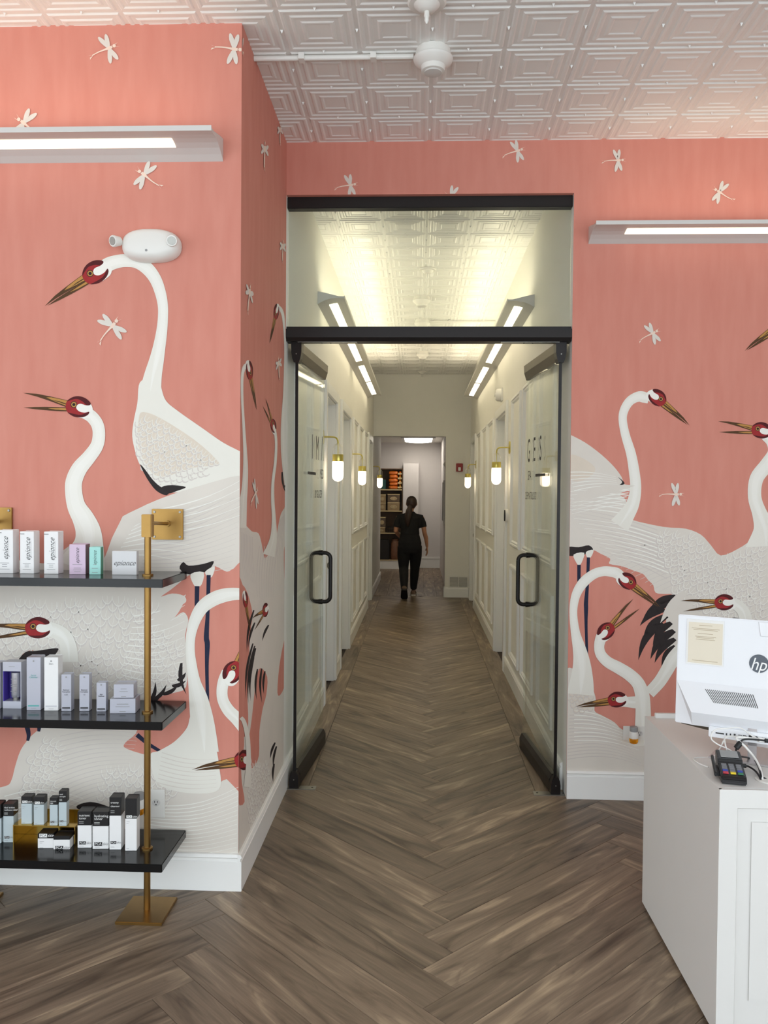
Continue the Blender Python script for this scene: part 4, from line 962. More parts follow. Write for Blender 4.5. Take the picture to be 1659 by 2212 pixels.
mb = MB(); mb.add([(DX0, DY0, .012), (DX0+.052, DY0, .012), (DX0+.052, DY0, DZ-.054), (DX1, DY0, DZ-.054), (DX1, DY0, DZ), (DX0, DY0, DZ)], [(0,1,2,5),(2,3,4,5)])
o_ = len(mb.v); mb.add([(DX0+.001, DY0+.012, .012), (DX0+.058, DY0+.012, .012), (DX0+.058, DY0+.012, DZ-.060), (DX1, DY0+.012, DZ-.060), (DX1, DY0+.012, DZ), (DX0+.001, DY0+.012, DZ)], [(5,2,1,0),(5,4,3,2)])
mb.f += [(0,5,11,6),(1,7,8,2),(2,8,9,3),(4,10,11,5),(0,6,7,1)]
mb.build('front_frame', DESKW, dk)
mb = MB(); prof = [(0, .0), (.006, .009), (.012, .012)]
rings = [[Vector((DX0+.098+d, DY0+.012+y, .115+d)), Vector((DX1-.1-d, DY0+.012+y, .115+d)), Vector((DX1-.1-d, DY0+.012+y, DZ-.098-d)), Vector((DX0+.098+d, DY0+.012+y, DZ-.098-d))] for d, y in ((0, -.004), (.006, -.0035), (.012, -.0005))]
mb.loft(rings).build('inset_panel', DESKW, fr)
B(DX0+.03, DX1, DY0+.03, DY1, 0, .012).build('toe_kick', GAP, dk)
B(.93, DX1, DY1-.03, DY1-.012, DZ, DZ+.018).build('back_upstand', DESKW, dk, bevel=.002)
# all-in-one computer, its back to the camera, turned 27 degrees
PCW = mat('white_computer_shell', (232, 233, 236), .38, var=.01); PCS = mat('silver_stand', (196, 190, 190), .3, .5, var=.03)
ang = math.radians(-27)
pc = local(thing('all_in_one_computer', 'white all-in-one computer with its back to the camera on the desk', 'computer', (.892, 2.86, DZ), ang))
# local x along the screen, local -y towards the camera, z up
Wd, Zt, Zb = .54, .455, .085
tilt = .09
def bk(x, y, z): return Vector((x, y+tilt*(z-Zb)*1., z))
mb = MB(); mb.loft([[bk(x, y, z) for x, y in ((0,0),(Wd,0),(Wd,.012),(0,.012))] for z in (Zb, Zt)]); mb.build('screen_body', PCW, pc, bevel=.003)
mb = MB(); mb.loft([[bk(x, y, z) for x, y in ((.004,.0125),(Wd-.004,.0125),(Wd-.004,.014),(.004,.014))] for z in (Zb+.004, Zt-.004)]); mb.build('screen_glass', INK, pc)
# folded lower housing
hs = MB()
P_ = [bk(.002, -.001, Zb+.145), bk(Wd-.002, -.001, Zb+.145), bk(Wd-.06, -.055, Zb+.055), bk(.06, -.055, Zb+.055), bk(.002, -.001, Zb+.004), bk(Wd-.002, -.001, Zb+.004), bk(Wd-.06, -.02, Zb+.004), bk(.06, -.02, Zb+.004)]
hs.add(P_, [(0,1,2,3),(0,3,7,4),(1,5,6,2),(3,2,6,7),(4,7,6,5),(0,4,5,1)]); hs.build('lower_housing', PCW, pc)
vp = lambda u, v: P_[0].lerp(P_[1], u).lerp(P_[3].lerp(P_[2], u), v)
nrm = (P_[1]-P_[0]).cross(P_[3]-P_[0]).normalized(); nrm = nrm if nrm.y < 0 else -nrm
for i in range(24):
    u = .16+i*.0125
    q = [vp(u, .20), vp(u+.005, .20), vp(u+.005+.035, .62), vp(u+.035, .62)]
    MB().add([p+nrm*.0006 for p in q], [(0,1,2,3)]).build('vent_slot', INK, pc)
mb = MB(); mb.loft([[bk(x, y, z) for x, y in ((.115,-.040),(Wd-.12,-.040),(Wd-.12,-.01),(.115,-.01))] for z in (Zb-.022, Zb+.012)]); pp = mb.build('port_panel', PCW, pc, bevel=.002)
for x, w_, h_ in ((.127, .004, .004), (.150, .026, .004), (.171, .004, .007), (.183, .004, .008), (.196, .006, .01), (.212, .010, .009), (.226, .010, .009), (.243, .009, .014), (.260, .009, .014), (.283, .012, .011)):
    MB().loft([[bk(x+sx*w_/2, -.0405-d, Zb-.006+sz*h_/2) for sx, sz in ((-1,-1),(1,-1),(1,1),(-1,1))] for d in (0, .0008)]).build('port', INK, pp)
MB().loft([[bk(x, -.0012, z) for x, z in ((.255,Zt-.004),(Wd-.04,Zt-.004),(Wd-.04,Zt-.052),(.262,Zt-.052))], [bk(x, -.003, z) for x, z in ((.257,Zt-.006),(Wd-.042,Zt-.006),(Wd-.042,Zt-.05),(.264,Zt-.05))]]).build('camera_pod', PCW, pc)
lc = bk(Wd/2-.010, -.0014, Zb+.228); R_ = .030
MB().add([lc+Vector((R_*math.cos(a), tilt*R_*math.sin(a), R_*math.sin(a))) for a in [2*math.pi*i/32 for i in range(32)]], [tuple(range(32))]).build('logo_disc', mat('chrome_dark', (70, 74, 80), .25, .6), pc)
text('hp', .058, 'logo_letters', WHITEINK, pc, lambda a, b2: tuple(lc+Vector((a-.002, -.0008+tilt*b2, b2-.004))), shear=.32, sx=.85)
# paper notice (the code on it is left out)
t_par = pc
sheet = mat('cream_paper', (226, 216, 196), .6, var=.02); slv = mat('clear_sleeve', (228, 226, 222), .25)
sl = MB().loft([[bk(x, y, z) for x, z in ((.030,Zb+.205),(.150,Zb+.205),(.150,Zt-.012),(.030,Zt-.012))] for y in (-.0012, -.0018)]).build('plastic_sleeve', slv, pc)
MB().loft([[bk(x, y, z) for x, z in ((.036,Zb+.210),(.146,Zb+.210),(.146,Zt-.022),(.036,Zt-.022))] for y in (-.0019, -.0023)]).build('notice_sheet', sheet, sl)
for k, a, b2 in ((Zt-.032, .07, .112), (Zt-.043, .046, .136), (Zt-.0475, .052, .130), (Zt-.060, .066, .115), (Zt-.070, .058, .125), (Zt-.0745, .062, .118), (Zt-.080, .060, .122), (Zb+.218, .05, .132)):
    MB().add([bk(x, -.0026, z) for x, z in ((a,k),(b2,k),(b2,k+.0016),(a,k+.0016))], [(0,1,2,3)]).build('print_line', mat('tan_print', (176, 158, 128), .6) if k == Zt-.032 else bpy.data.materials['tan_print'], sl)
# stand
MB().loft([[Vector((x, y, z)) for x, y in ((.235,-.030),(.262,-.030),(.262,-.02),(.235,-.02))] for z in (.006, Zb+.06)]).build('stand_post', PCS, pc)
B(.20, .36, -.03, .02, .05, .065).build('stand_bridge', PCS, pc)
mb = MB(); mb.loft([[Vector((x, y, z)) for x, y in ((.12,-.075),(.42,-.075),(.38,.12),(.14,.12))] for z in (.0006, .006)]); mb.build('stand_base', PCS, pc, bevel=.001)
mb = MB(); pts = [Vector((.02+(Wd-.04)*i/20, .004-.01*math.sin(math.pi*i/20), Zb-.002-.018*math.sin(math.pi*i/20))) for i in range(21)]
mb.loft([[p, p+Vector((0, .01, 0)), p+Vector((0, .01, .02)), p+Vector((0, 0, .02))] for p in pts]).build('bezel_lip', DARKB, pc)
# cables
WCAB = mat('white_cable', (232, 230, 226), .45); BCAB = mat('black_cable', (20, 20, 22), .5)
def dz(x, y, z=DZ): return onZ(x, y, z)
def cable(label, pts, r, m, plug0=None):
    P3 = [Vector(p) for p in pts]
    t = thing('cable', label, 'cable', tuple(P3[-1])); MB().tube(P3, r, 8, sub=6).build('cord', m, t, smooth=True)
    d = (P3[1]-P3[0]).normalized(); MB().tube([P3[0]-d*.004, P3[0]+d*.016], r*2.1, 8).build('plug', m, t, smooth=True)
    return t
RM = Matrix.Translation((.892, 2.86, DZ)) @ Matrix.Rotation(ang, 4, 'Z')
pt = lambda x, y=-.05, z=Zb-.006: RM @ bk(x, y, z)
def at(px, py, Y): return onY(px, py, Y)
GR = onZ(1648, 1684, DZ)
cable('white cable looping from the left port down behind the card terminal', [pt(.212), at(1567, 1592, 2.70), at(1570, 1620, 2.66), dz(1578, 1632, DZ+.012), dz(1588, 1637, DZ+.004)], .0022, WCAB)
cable('white cable running from the port to the left edge of the worktop', [pt(.226), at(1571, 1592, 2.70), at(1556, 1615, 2.70), dz(1541, 1634, DZ+.003), dz(1500, 1637, DZ+.0025), dz(1508, 1648, DZ+.0025), dz(1530, 1657, DZ+.0025)], .0022, WCAB)
cable('white cable arching over the ports to the stand', [at(1637, 1599, 2.70), at(1620, 1586, 2.70), at(1600, 1573, 2.69), at(1575, 1573, 2.69), at(1545, 1577, 2.68), at(1536, 1594, 2.68), at(1549, 1607, 2.67), at(1575, 1619, 2.66), at(1586, 1629, 2.65), dz(1588, 1637, DZ+.010)], .0022, WCAB)
cable('thick white cable curving into the desk grommet', [pt(.283), at(1592, 1593, 2.68), at(1610, 1613, 2.65), at(1630, 1637, 2.62), at(1642, 1660, 2.58), at(1646, 1678, 2.54), onZ(1647, 1684, DZ+.002)], .0036, WCAB)
t = cable('black power cable with ferrite running to the grommet', [pt(.302), at(1609, 1597, 2.68), at(1594, 1612, 2.66), at(1590, 1622, 2.66), at(1597, 1633, 2.64), dz(1620, 1638, DZ+.006), dz(1635, 1650, DZ+.006), at(1642, 1668, 2.555), onZ(1645, 1684, DZ+.002)], .003, BCAB)
a_, b_ = at(1600, 1604, 2.665), at(1590, 1616, 2.66); MB().tube([a_, b_], .009, 12).build('ferrite', BCAB, t, smooth=True)
cable('black cable from the card terminal to the grommet', [dz(1600, 1654, DZ+.012), dz(1615, 1655, DZ+.012), dz(1630, 1664, DZ+.008), dz(1640, 1676, DZ+.006), onZ(1643, 1685, DZ+.003)], .003, BCAB)
t = thing('desk_grommet', 'round white cable grommet in the worktop', 'grommet', (GR.x+.01, GR.y-.004, DZ))
MB().lathe([(.036, DZ+.0004), (.036, DZ+.003), (.033, DZ+.004), (.022, DZ+.0035)], (GR.x+.012, GR.y-.006, 0), 28).build('ring', PLAST, t, smooth=True)
B(GR.x-.004, GR.x+.01, GR.y-.004, GR.y+.010, DZ+.0036, DZ+.0042).build('opening', INK, t)
# card terminal
KEYB = mat('terminal_black', (24, 24, 26), .38, var=.1, scale=40)
tr = local(thing('card_terminal', 'black card payment terminal with coloured keys on the worktop', 'card terminal', (.953, 2.484, DZ), math.radians(-13)))
mb = MB()
prof = [(-.0, .002), (.0, .018), (.012, .026), (.085, .040), (.092, .052), (.150, .062), (.156, .056), (.150, .002)]
mb.loft([[Vector((x, y, z)) for y, z in prof] for x in (-.036, .036)]); mb.build('body', KEYB, tr, bevel=.003)
MB().loft([[Vector((x, y, z)) for x, y, z in ((-.026,.098,.0540),(.026,.098,.0540),(.026,.142,.0615),(-.026,.142,.0615))], [Vector((x, y, z+.0012)) for x, y, z in ((-.026,.098,.0540),(.026,.098,.0540),(.026,.142,.0615),(-.026,.142,.0615))]]).build('screen', mat('grey_lcd', (150, 152, 152), .2), tr)
KB = mat('key_grey', (120, 122, 126), .5); keyc = {'r': mat('key_red', (190, 50, 66), .45), 'y': mat('key_yellow', (232, 206, 40), .45), 'g': mat('key_green', (50, 120, 84), .45), 'b': mat('key_blue', (40, 66, 170), .45), 'k': KB}
rows = ['ryg', 'bkb', 'kkk', 'kkk', 'kkk']
for r_, row in enumerate(rows):
    for c_, ch in enumerate(row):
        y = .022+r_*.0125; z = .0268+(y-.012)*.192; x = -.021+c_*.021
        MB().loft([[Vector((x+sx*.0075, y+sy*.0042, z+sy*.0008+d)) for sx, sy in ((-1,-1),(1,-1),(1,1),(-1,1))] for d in (0, .003 if ch != 'k' else .0022)]).build('key', keyc[ch], tr)
B(-.026, .026, -.0008, .001, .006, .010).build('card_slot', INK, tr)
MB().loft([[Vector((x, y, z)) for y, z in ((.03,.012),(.13,.036),(.13,.05),(.03,.026))] for x in (-.052, -.044)]).build('swipe_reader', KEYB, tr, bevel=.002)
B(-.046, -.034, .045, .115, .010, .022).build('reader_bracket', KEYB, tr)
# ------------------------------------------------------------------ printed wallpaper birds (flat print on the wall planes)
W_BODY = mat('print_feather_white', (222, 215, 205), .75, var=.05, scale=9, spec=.2)
W_NECK = mat('print_neck_white', (233, 230, 220), .75, var=.03, scale=9, spec=.2)
W_HI = mat('print_bright_white', (240, 238, 230), .75, var=.02, spec=.2)
W_MID = mat('print_mid_white', (236.5, 234, 225), .75, var=.02, spec=.2)
W_SH = mat('print_feather_shade', (212, 204, 197), .75, var=.04, spec=.2)
W_BUFF = mat('print_feather_buff', (222, 210, 194), .75, var=.06, scale=20, spec=.2)
K_RED = mat('print_crown_red', (158, 48, 50), .7, var=.2, scale=60, spec=.2)
K_DRED = mat('print_crown_dark', (84, 32, 34), .7, var=.2, scale=60, spec=.2)
K_OCH = mat('print_beak_ochre', (186, 138, 76), .7, var=.12, scale=60, spec=.2)
K_BRN = mat('print_beak_brown', (86, 62, 40), .7, var=.2, scale=60, spec=.2)
K_BLK = mat('print_feather_black', (48, 42, 42), .7, var=.25, scale=40, spec=.2)
K_NAVY = mat('print_leg_navy', (40, 44, 66), .7, var=.25, scale=60, spec=.2)
D_CRM = mat('print_dragonfly_cream', (238, 214, 196), .75, var=.04, spec=.2)
class Surf:
    def __init__(s, wall, plane, clip):
        s.wall, s.plane, s.clip, s.k = wall, plane, clip, 0
    def pt(s, x, y, off):
        if s.plane == 'L': return onY(x, y, YL)-Vector((0, off, 0))
        if s.plane == 'R': return onY(x, y, YP)-Vector((0, off, 0))
        return onX(x, y, XL)+Vector((off, 0, 0))
    def clipw(s, P):
        for axis, lim, sg in s.clip:
            out = []
            n = len(P)
            for i in range(n):
                p, q = P[i], P[(i+1) % n]; dp, dq = sg*(p[axis]-lim), sg*(q[axis]-lim)
                if dp <= 0: out.append(p)
                if dp*dq < 0: t = dp/(dp-dq); out.append(p.lerp(q, t))
            P = out
            if len(P) < 3: return []
        return P
    def mesh(s, polys, name, m, parent, strips=False):
        s.k += 1; off = .0006+s.k*.000025
        vs, fs = [], []
        for j, poly in enumerate(polys):
            W_ = s.clipw([s.pt(x, y, off+(j % 10)*8e-7) for x, y in poly])
            if len(W_) < 3: continue
            o = len(vs); vs += W_
            if len(W_) <= 4: fs.append(tuple(range(o, o+len(W_))))
            else:
                for tri in tessellate_polygon([W_]): fs.append(tuple(o+i for i in tri))
        if not fs: return None
        me = bpy.data.meshes.new(name); me.from_pydata([tuple(v) for v in vs], [], fs); me.materials.append(m)
        o = bpy.data.objects.new(name, me); COL.objects.link(o); o.parent = parent or s.wall
        return o
SL = Surf(wall_left, 'L', [(0, XL-.0002, 1), (2, .146, -1), (2, H-.001, 1), (0, -2.3, -1)])
SR = Surf(wall_right, 'R', [(0, XR+.0005, -1), (2, .146, -1), (2, H-.001, 1), (0, 2.4, 1)])
SH_ = Surf(wall_header, 'R', [(0, XL+.001, -1), (0, XR+.001, 1), (2, 3.208, -1), (2, H-.001, 1)])
SV = Surf(wall_return, 'V', [(1, YL+.0008, -1), (1, YP-.001, 1), (2, .146, -1), (2, H-.001, 1)])
V2 = lambda p: Vector((p[0], p[1]))
def smooth(pts, k=5): return [(p.x, p.y) for p in catmull([V2(p) for p in pts], k, True)]
def ribbon_poly(pts, k=5):
    """(x, y, width) centre line to one closed outline"""
    c = catmull([Vector((p[0], p[1], p[2])) for p in pts], k)
    A, Bq = [], []
    for i, p in enumerate(c):
        a, b2 = c[max(0, i-1)], c[min(len(c)-1, i+1)]; d = Vector((b2.x-a.x, b2.y-a.y))
        if d.length == 0: continue
        n = Vector((-d.y, d.x)).normalized()*p.z/2
        A.append((p.x+n.x, p.y+n.y)); Bq.append((p.x-n.x, p.y-n.y))
    return A, Bq
def ribbon_quads(pts, k=5):
    A, Bq = ribbon_poly(pts, k)
    return [[A[i], A[i+1], Bq[i+1], Bq[i]] for i in range(len(A)-1)]
def ellipse(cx, cy, rx, ry, a=0., n=18):
    c, s_ = math.cos(a), math.sin(a)
    return [(cx+rx*math.cos(t)*c-ry*math.sin(t)*s_, cy+rx*math.cos(t)*s_+ry*math.sin(t)*c) for t in [2*math.pi*i/n for i in range(n)]]
def bird(S_, label, neck=None, body=None, body_m=None):
    """a printed bird: outline mesh as the part, its pieces hang below it"""
    o = S_.mesh([smooth(body)], 'printed_crane', body_m or W_BODY, None) if body else S_.mesh(ribbon_quads(neck), 'printed_crane', W_NECK, None)
    if o is None: return None
    if neck:
        if body: S_.mesh(ribbon_quads(neck), 'neck', W_NECK, o)
        n = len(neck); tp_ = [min(1, .45+.3*i, max(0.02, (n-1-i)/4)) for i in range(n)]
        S_.mesh(ribbon_quads([(x, y, w_*.74*k) for (x, y, w_), k in zip(neck, tp_)]), 'neck_highlight', W_MID, o)
        S_.mesh(ribbon_quads([(x, y, w_*.46*k) for (x, y, w_), k in zip(neck, tp_)]), 'neck_highlight', W_HI, o)
    if label: o['label'] = label
    return o
def head(S_, o, ex, ey, ang, sc, flip=1, opening=0., sx=1.):
    """eye position, beak direction in degrees below horizontal, size; flip=-1 looks right"""
    a = math.radians(ang)
    def T(x, y, extra=0., piv=(-12, 8)):
        if extra:
            e = math.radians(extra); dx, dy = x-piv[0], y-piv[1]; x, y = piv[0]+dx*math.cos(e)-dy*math.sin(e), piv[1]+dx*math.sin(e)+dy*math.cos(e)
        x, y = x*sc, y*sc
        X, Y = x*math.cos(-a)-y*math.sin(-a), x*math.sin(-a)+y*math.cos(-a)
        return (ex+flip*X*sx, ey+Y)
    P = lambda pts, e=0.: [T(x, y, e) for x, y in pts]
    S_.mesh([smooth(P([(-16,8),(-10,-10),(8,-20),(28,-16),(42,-4),(46,12),(36,24),(12,27),(-6,23)]), 4)], 'head_white', W_HI, o)
    up = [(-14,-6),(-30,-4),(-60,0),(-90,5),(-120,14),(-88,11),(-58,10),(-30,10),(-10,10)]
    lo_ = [(-10,9),(-34,10),(-64,11),(-90,13),(-114,16),(-86,18),(-56,19),(-28,19),(-6,18)]
    S_.mesh([P(up, opening)], 'upper_beak', K_BRN, o); S_.mesh([P(lo_, -opening)], 'lower_beak', K_BRN, o)
    S_.mesh([P([(-14,-5),(-30,-3),(-56,1),(-66,5),(-40,7),(-12,7)], opening), P([(-10,11),(-32,12),(-58,14),(-40,16),(-8,16)], -opening)], 'beak_base', K_OCH, o)
    S_.mesh([P([(-13,2),(-36,3),(-52,6),(-36,5.2),(-13,4.6)], opening)], 'beak_line', K_BRN, o)
    crown = [(-18,6),(-17,-5),(-8,-15),(6,-21),(22,-20),(35,-13),(37,-7),(28,-4),(14,-5),(7,1),(8,8),(16,13),(28,13),(38,9),(36,17),(24,25),(6,27),(-8,22),(-15,15)]
    S_.mesh([smooth(P(crown), 4)], 'crown', K_RED, o)
    S_.mesh([smooth(P([(-17,-4),(-8,-15),(6,-21),(22,-20),(35,-13),(37,-7),(28,-5),(18,-11),(4,-14),(-8,-9)]), 4), smooth(P([(38,9),(36,17),(24,25),(6,27),(-10,21),(4,21),(20,20),(30,14)]), 4)], 'crown_shade', K_DRED, o)
    e_ = lambda r: [T(r*math.cos(t), r*math.sin(t)) for t in [2*math.pi*i/16 for i in range(16)]]
    ey_ = S_.mesh([e_(7.5)], 'eye', K_BLK, o)
    S_.mesh([e_(6)], 'iris', K_OCH, o); S_.mesh([e_(3.6)], 'pupil', K_BLK, o)
def leaf(x0, y0, x1, y1, w_, bend=.15, n=8):
    dx, dy = x1-x0, y1-y0; nx, ny = -dy, dx; L = math.hypot(dx, dy); nx /= L; ny /= L
    A, Bq = [], []
    for i in range(n+1):
        t = i/n; b2 = bend*L*math.sin(math.pi*t); wd = w_/2*math.sin(math.pi*min(1, .12+.88*t)**.8)*(1 if t < 1 else 0)
        cx, cy = x0+dx*t+nx*b2, y0+dy*t+ny*b2
        A.append((cx+nx*wd, cy+ny*wd)); Bq.append((cx-nx*wd, cy-ny*wd))
    return A+Bq[::-1]
def stroke(x0, y0, x1, y1, w_=1.4, bend=.1, n=7):
    dx, dy = x1-x0, y1-y0; L = math.hypot(dx, dy) or 1; nx, ny = -dy/L, dx/L
    return ribbon_quads([(x0+dx*t+nx*bend*L*math.sin(math.pi*t), y0+dy*t+ny*bend*L*math.sin(math.pi*t), w_*(.35+.65*math.sin(math.pi*min(1, t+.25)))) for t in [i/n for i in range(n+1)]], 1)
def inside(p, poly):
    x, y = p; c = False; j = len(poly)-1
    for i in range(len(poly)):
        xi, yi = poly[i]; xj, yj = poly[j]
        if (yi > y) != (yj > y) and x < (xj-xi)*(y-yi)/(yj-yi)+xi: c = not c
        j = i
    return c
def scallops(S_, o, poly, step, ang, m, seed=1, sx=1., w_=1.6):
    """overlapping rows of rounded feathers: a soft shade arc, a light rim and a shaft"""
    rnd = random.Random(seed); rims, shades, shafts = [], [], []
    xs = [p[0] for p in poly]; ys = [p[1] for p in poly]; R = max(max(xs)-min(xs), max(ys)-min(ys))
    cx, cy = (max(xs)+min(xs))/2, (max(ys)+min(ys))/2; n = int(R/step/1.1)+1
    a0 = math.radians(ang)
    for i in range(-n, n+1):
        for j in range(-n, n+1):
            u, v = (i+.5*(j % 2))*step+rnd.uniform(-1, 1)*step*.2, j*step*.66+rnd.uniform(-1, 1)*step*.12
            x, y = cx+(u*math.cos(a0)-v*math.sin(a0))*sx, cy+u*math.sin(a0)+v*math.cos(a0)
            if not inside((x, y), poly): continue
            a = a0+rnd.uniform(-.22, .22); ca, sa = math.cos(a), math.sin(a); k_ = rnd.uniform(.85, 1.2)
            def arc(dd, ww, t0=0., t1=math.pi, m_=8):
                P = []
                for q in range(m_+1):
                    t = t0+(t1-t0)*q/m_; du, dv = -step*.5*k_*math.cos(t), step*.8*k_*math.sin(t)+dd
                    P.append((x+(du*ca-dv*sa)*sx, y+du*sa+dv*ca, ww*(.35+.65*math.sin(t))))
                return ribbon_quads(P, 1)
            shades += arc(step*.14, w_*2.4, .35, 2.8); rims += arc(0, w_)
            shafts += ribbon_quads([(x+(-d*sa)*sx+rnd.uniform(-.4, .4), y+d*ca, w_*.5) for d in (0, step*.3, step*.62)], 1)
    for q, mm, nm in ((shades, W_SH, 'feather_shades'), (rims, W_MID if m is W_HI else m, 'feather_scallops'), (shafts, W_MID if m is W_HI else m, 'feather_shafts')):
        if q:
            r_ = S_.mesh(q, nm, mm, o)
            if r_: tag(r_, kind='stuff')
def barbs(S_, o, lines, m, w_=1.3, name='feather_lines'):
    w_ *= 1.5
    out = []
    for l in lines: out += stroke(*l[:4], w_=w_, bend=l[4] if len(l) > 4 else .06)
    r_ = S_.mesh(out, name, m, o)
    if r_: tag(r_, kind='stuff')
def fan(rx0, ry0, rx1, ry1, tx0, ty0, tx1, ty1, n, bend=.06):
    """feather shafts from a root line to a tip line"""
    return [(rx0+(rx1-rx0)*i/(n-1), ry0+(ry1-ry0)*i/(n-1), tx0+(tx1-tx0)*i/(n-1), ty0+(ty1-ty0)*i/(n-1), bend) for i in range(n)]
def dragonfly(S_, x, y, tail_ang, sc, sx=1., flip=1, body='dragonfly'):
    a = math.radians(tail_ang); rot = lambda u, v: (x+(u*math.cos(a)-v*math.sin(a))*sx*sc, y+(u*math.sin(a)+v*math.cos(a))*sc)
    P = lambda pts: [rot(*p) for p in pts]
    wings = []
    for (wx, wy, L) in ((.35, -1, 34), (-.25, -1, 32), (.35, 1, 34), (-.2, 1, 32)):
        l = math.hypot(wx, wy); ux, uy = wx/l, wy/l; pts = []
        for k in range(14):
            t = 2*math.pi*k/14; al, ac = L*.52*(1-math.cos(t)), 4.6*math.sin(t)*(1 if math.cos(t) > -.2 else 1.15)
            pts.append((ux*al-uy*ac, uy*al+ux*ac))
        wings.append(P(pts))
    o = S_.mesh(wings, body, W_BODY, None)
    if o is None: return
    bodyq = ribbon_quads([(*rot(-8, 0), 6*sc*min(1, sx+.3)), (*rot(0, 0), 7*sc*min(1, sx+.3)), (*rot(10, 1), 4*sc*min(1, sx+.3)), (*rot(26, 2), 2.6*sc), (*rot(42, 1), 2.2*sc)], 3)
    S_.mesh(bodyq+[P([(-13+4*math.cos(t), 4*math.sin(t)) for t in [2*math.pi*i/10 for i in range(10)]])], 'insect_body', D_CRM, o)
    S_.mesh([P([(40,-.5),(50,-6),(48,-1)]), P([(40,1.5),(51,5),(46,3)]), P([(-15,-2),(-24,-7),(-16,-3.5)]), P([(-15,2),(-24,3),(-16,3.5)])], 'insect_legs', D_CRM, o)

# ---------------- left wall
base = [(-90,1130),(10,1180),(44,1212),(94,1217),(132,1192),(160,1172),(195,1160),(214,1192),(224,1210),(232,1190),(242,1162),(262,1122),(300,1098),(355,1074),(420,1053),(530,1026),(530,1900),(-90,1900)]
wing = SL.mesh([base], 'printed_crane', W_BODY, None); wing['label'] = 'mass of white crane wings printed across the lower wall'
SL.mesh([smooth([(366,1276),(384,1262),(413,1240),(456,1233),(465,1223),(490,1235),(505,1228),(530,1226),(530,1450),(530,1700),(490,1683),(468,1690),(440,1640),(378,1622),(345,1622),(325,1632),(273,1617),(270,1605),(293,1585),(300,1560),(312,1522),(342,1506),(374,1497),(402,1484),(404,1428),(400,1373),(407,1340),(396,1322),(376,1334),(386,1312),(402,1300),(397,1287),(372,1282),(348,1289)], 3)], 'printed_background', PINK, wing)
SL.mesh([smooth([(-80,1560),(30,1566),(85,1570),(65,1592),(45,1620),(33,1655),(25,1685),(12,1698),(-40,1706),(-80,1700)], 3), smooth([(42,1430),(50,1412),(72,1404),(64,1424)], 3)], 'printed_background', PINK, wing)
scallops(SL, wing, [(-60,1290),(330,1285),(345,1330),(230,1350),(150,1400),(-60,1420)], 24, 8, W_HI, 2)
scallops(SL, wing, [(230,1360),(340,1345),(395,1380),(395,1470),(330,1495),(200,1480),(150,1430)], 22, 20, W_HI, 3)
scallops(SL, wing, [(98,1592),(145,1592),(140,1640),(130,1720),(50,1720),(66,1650)], 18, 60, W_HI, 4)
scallops(SL, wing, [(230,1650),(330,1645),(420,1690),(330,1740),(215,1720)], 20, 10, W_HI, 5)
barbs(SL, wing, fan(330, 1130, 300, 1240, 530, 1040, 500, 1225, 16, .05), W_SH, 1.5)
barbs(SL, wing, fan(300, 1120, 250, 1200, 440, 1050, 400, 1215, 10, -.05), W_HI, 1.4)
barbs(SL, wing, fan(130, 1590, 110, 1790, 300, 1585, 260, 1720, 18, -.06), W_SH, 1.4)
barbs(SL, wing, fan(330, 1740, 300, 1840, 515, 1700, 510, 1850, 16, .08), W_HI, 1.6)
barbs(SL, wing, fan(290, 1330, 260, 1470, 400, 1290, 395, 1480, 12, .08), W_HI, 1.5)
barbs(SL, wing, fan(10, 1720, 20, 1840, 180, 1725, 200, 1845, 12, -.1), W_HI, 1.5)
SL.mesh([leaf(345,1330,402,1284,22,.05), leaf(330,1345,398,1300,20,.1)], 'long_feather', W_BODY, wing)
SL.mesh([leaf(x, y, x2, y2, 9, .1) for x, y, x2, y2 in ((392,1432,403,1500),(384,1470,402,1452),(372,1482,402,1470),(352,1500,386,1478),(332,1512,360,1478),(322,1520,336,1472),(310,1520,345,1508))], 'black_feather', K_BLK, wing)
SL.mesh([smooth([(388,1228),(396,1214),(408,1222),(440,1218),(462,1212),(452,1230),(430,1240),(405,1240)], 3)], 'black_feather', K_BLK, wing)
SL.mesh([smooth([(412,1240),(440,1236),(436,1262),(426,1268),(418,1262)], 3), smooth([(444,1234),(464,1224),(458,1246),(448,1246)], 3)], 'thigh', W_NECK, wing)
SL.mesh(ribbon_quads([(451,1242,9),(449,1320,8),(446,1375,11),(448,1392,11),(447,1440,8),(449,1530,7)])+ribbon_quads([(426,1266,10),(425,1320,9)]), 'crane_leg', K_NAVY, wing)
SL.mesh(ribbon_quads([(296,1587,10),(318,1605,8),(345,1622,7)])+ribbon_quads([(56,1560,12),(62,1585,9),(60,1600,6)])+ribbon_quads([(86,1560,12),(84,1580,6)]), 'crane_leg', K_NAVY, wing)
SL.mesh([smooth([(40,1428),(56,1408),(78,1406),(120,1400),(126,1404),(112,1418),(70,1422)], 3), smooth([(165,1742),(182,1734),(205,1733),(238,1744),(236,1752),(200,1748),(178,1752)], 3)], 'black_feather', K_BLK, wing)
o = bird(SL, 'tall white crane arching its neck down to the left',
         [(212,588,30),(232,573,31),(250,566,29),(272,563,28),(296,566,28),(318,580,28),(335,602,26),(346,630,24),(352,660,22),(352,690,22),(349,720,24),(344,750,27),(338,780,32),(331,810,38),(325,845,46)],
         [(302,827),(297,870),(289,910),(286,943),(293,978),(303,1005),(324,1032),(351,1056),(380,1064),(440,1052),(540,1030),(540,990),(482,956),(436,924),(386,889),(359,866),(349,839),(346,824),(325,818)], W_NECK)
SL.mesh([smooth([(300,905),(310,890),(350,905),(420,950),(465,990),(470,1005),(420,1010),(350,1030),(320,1010),(298,960)], 3)], 'buff_plumage', W_BUFF, o)
scallops(SL, o, [(300,900),(350,900),(430,955),(480,1000),(430,1030),(345,1040),(310,1005),(296,950)], 15, 35, W_NECK, 7)
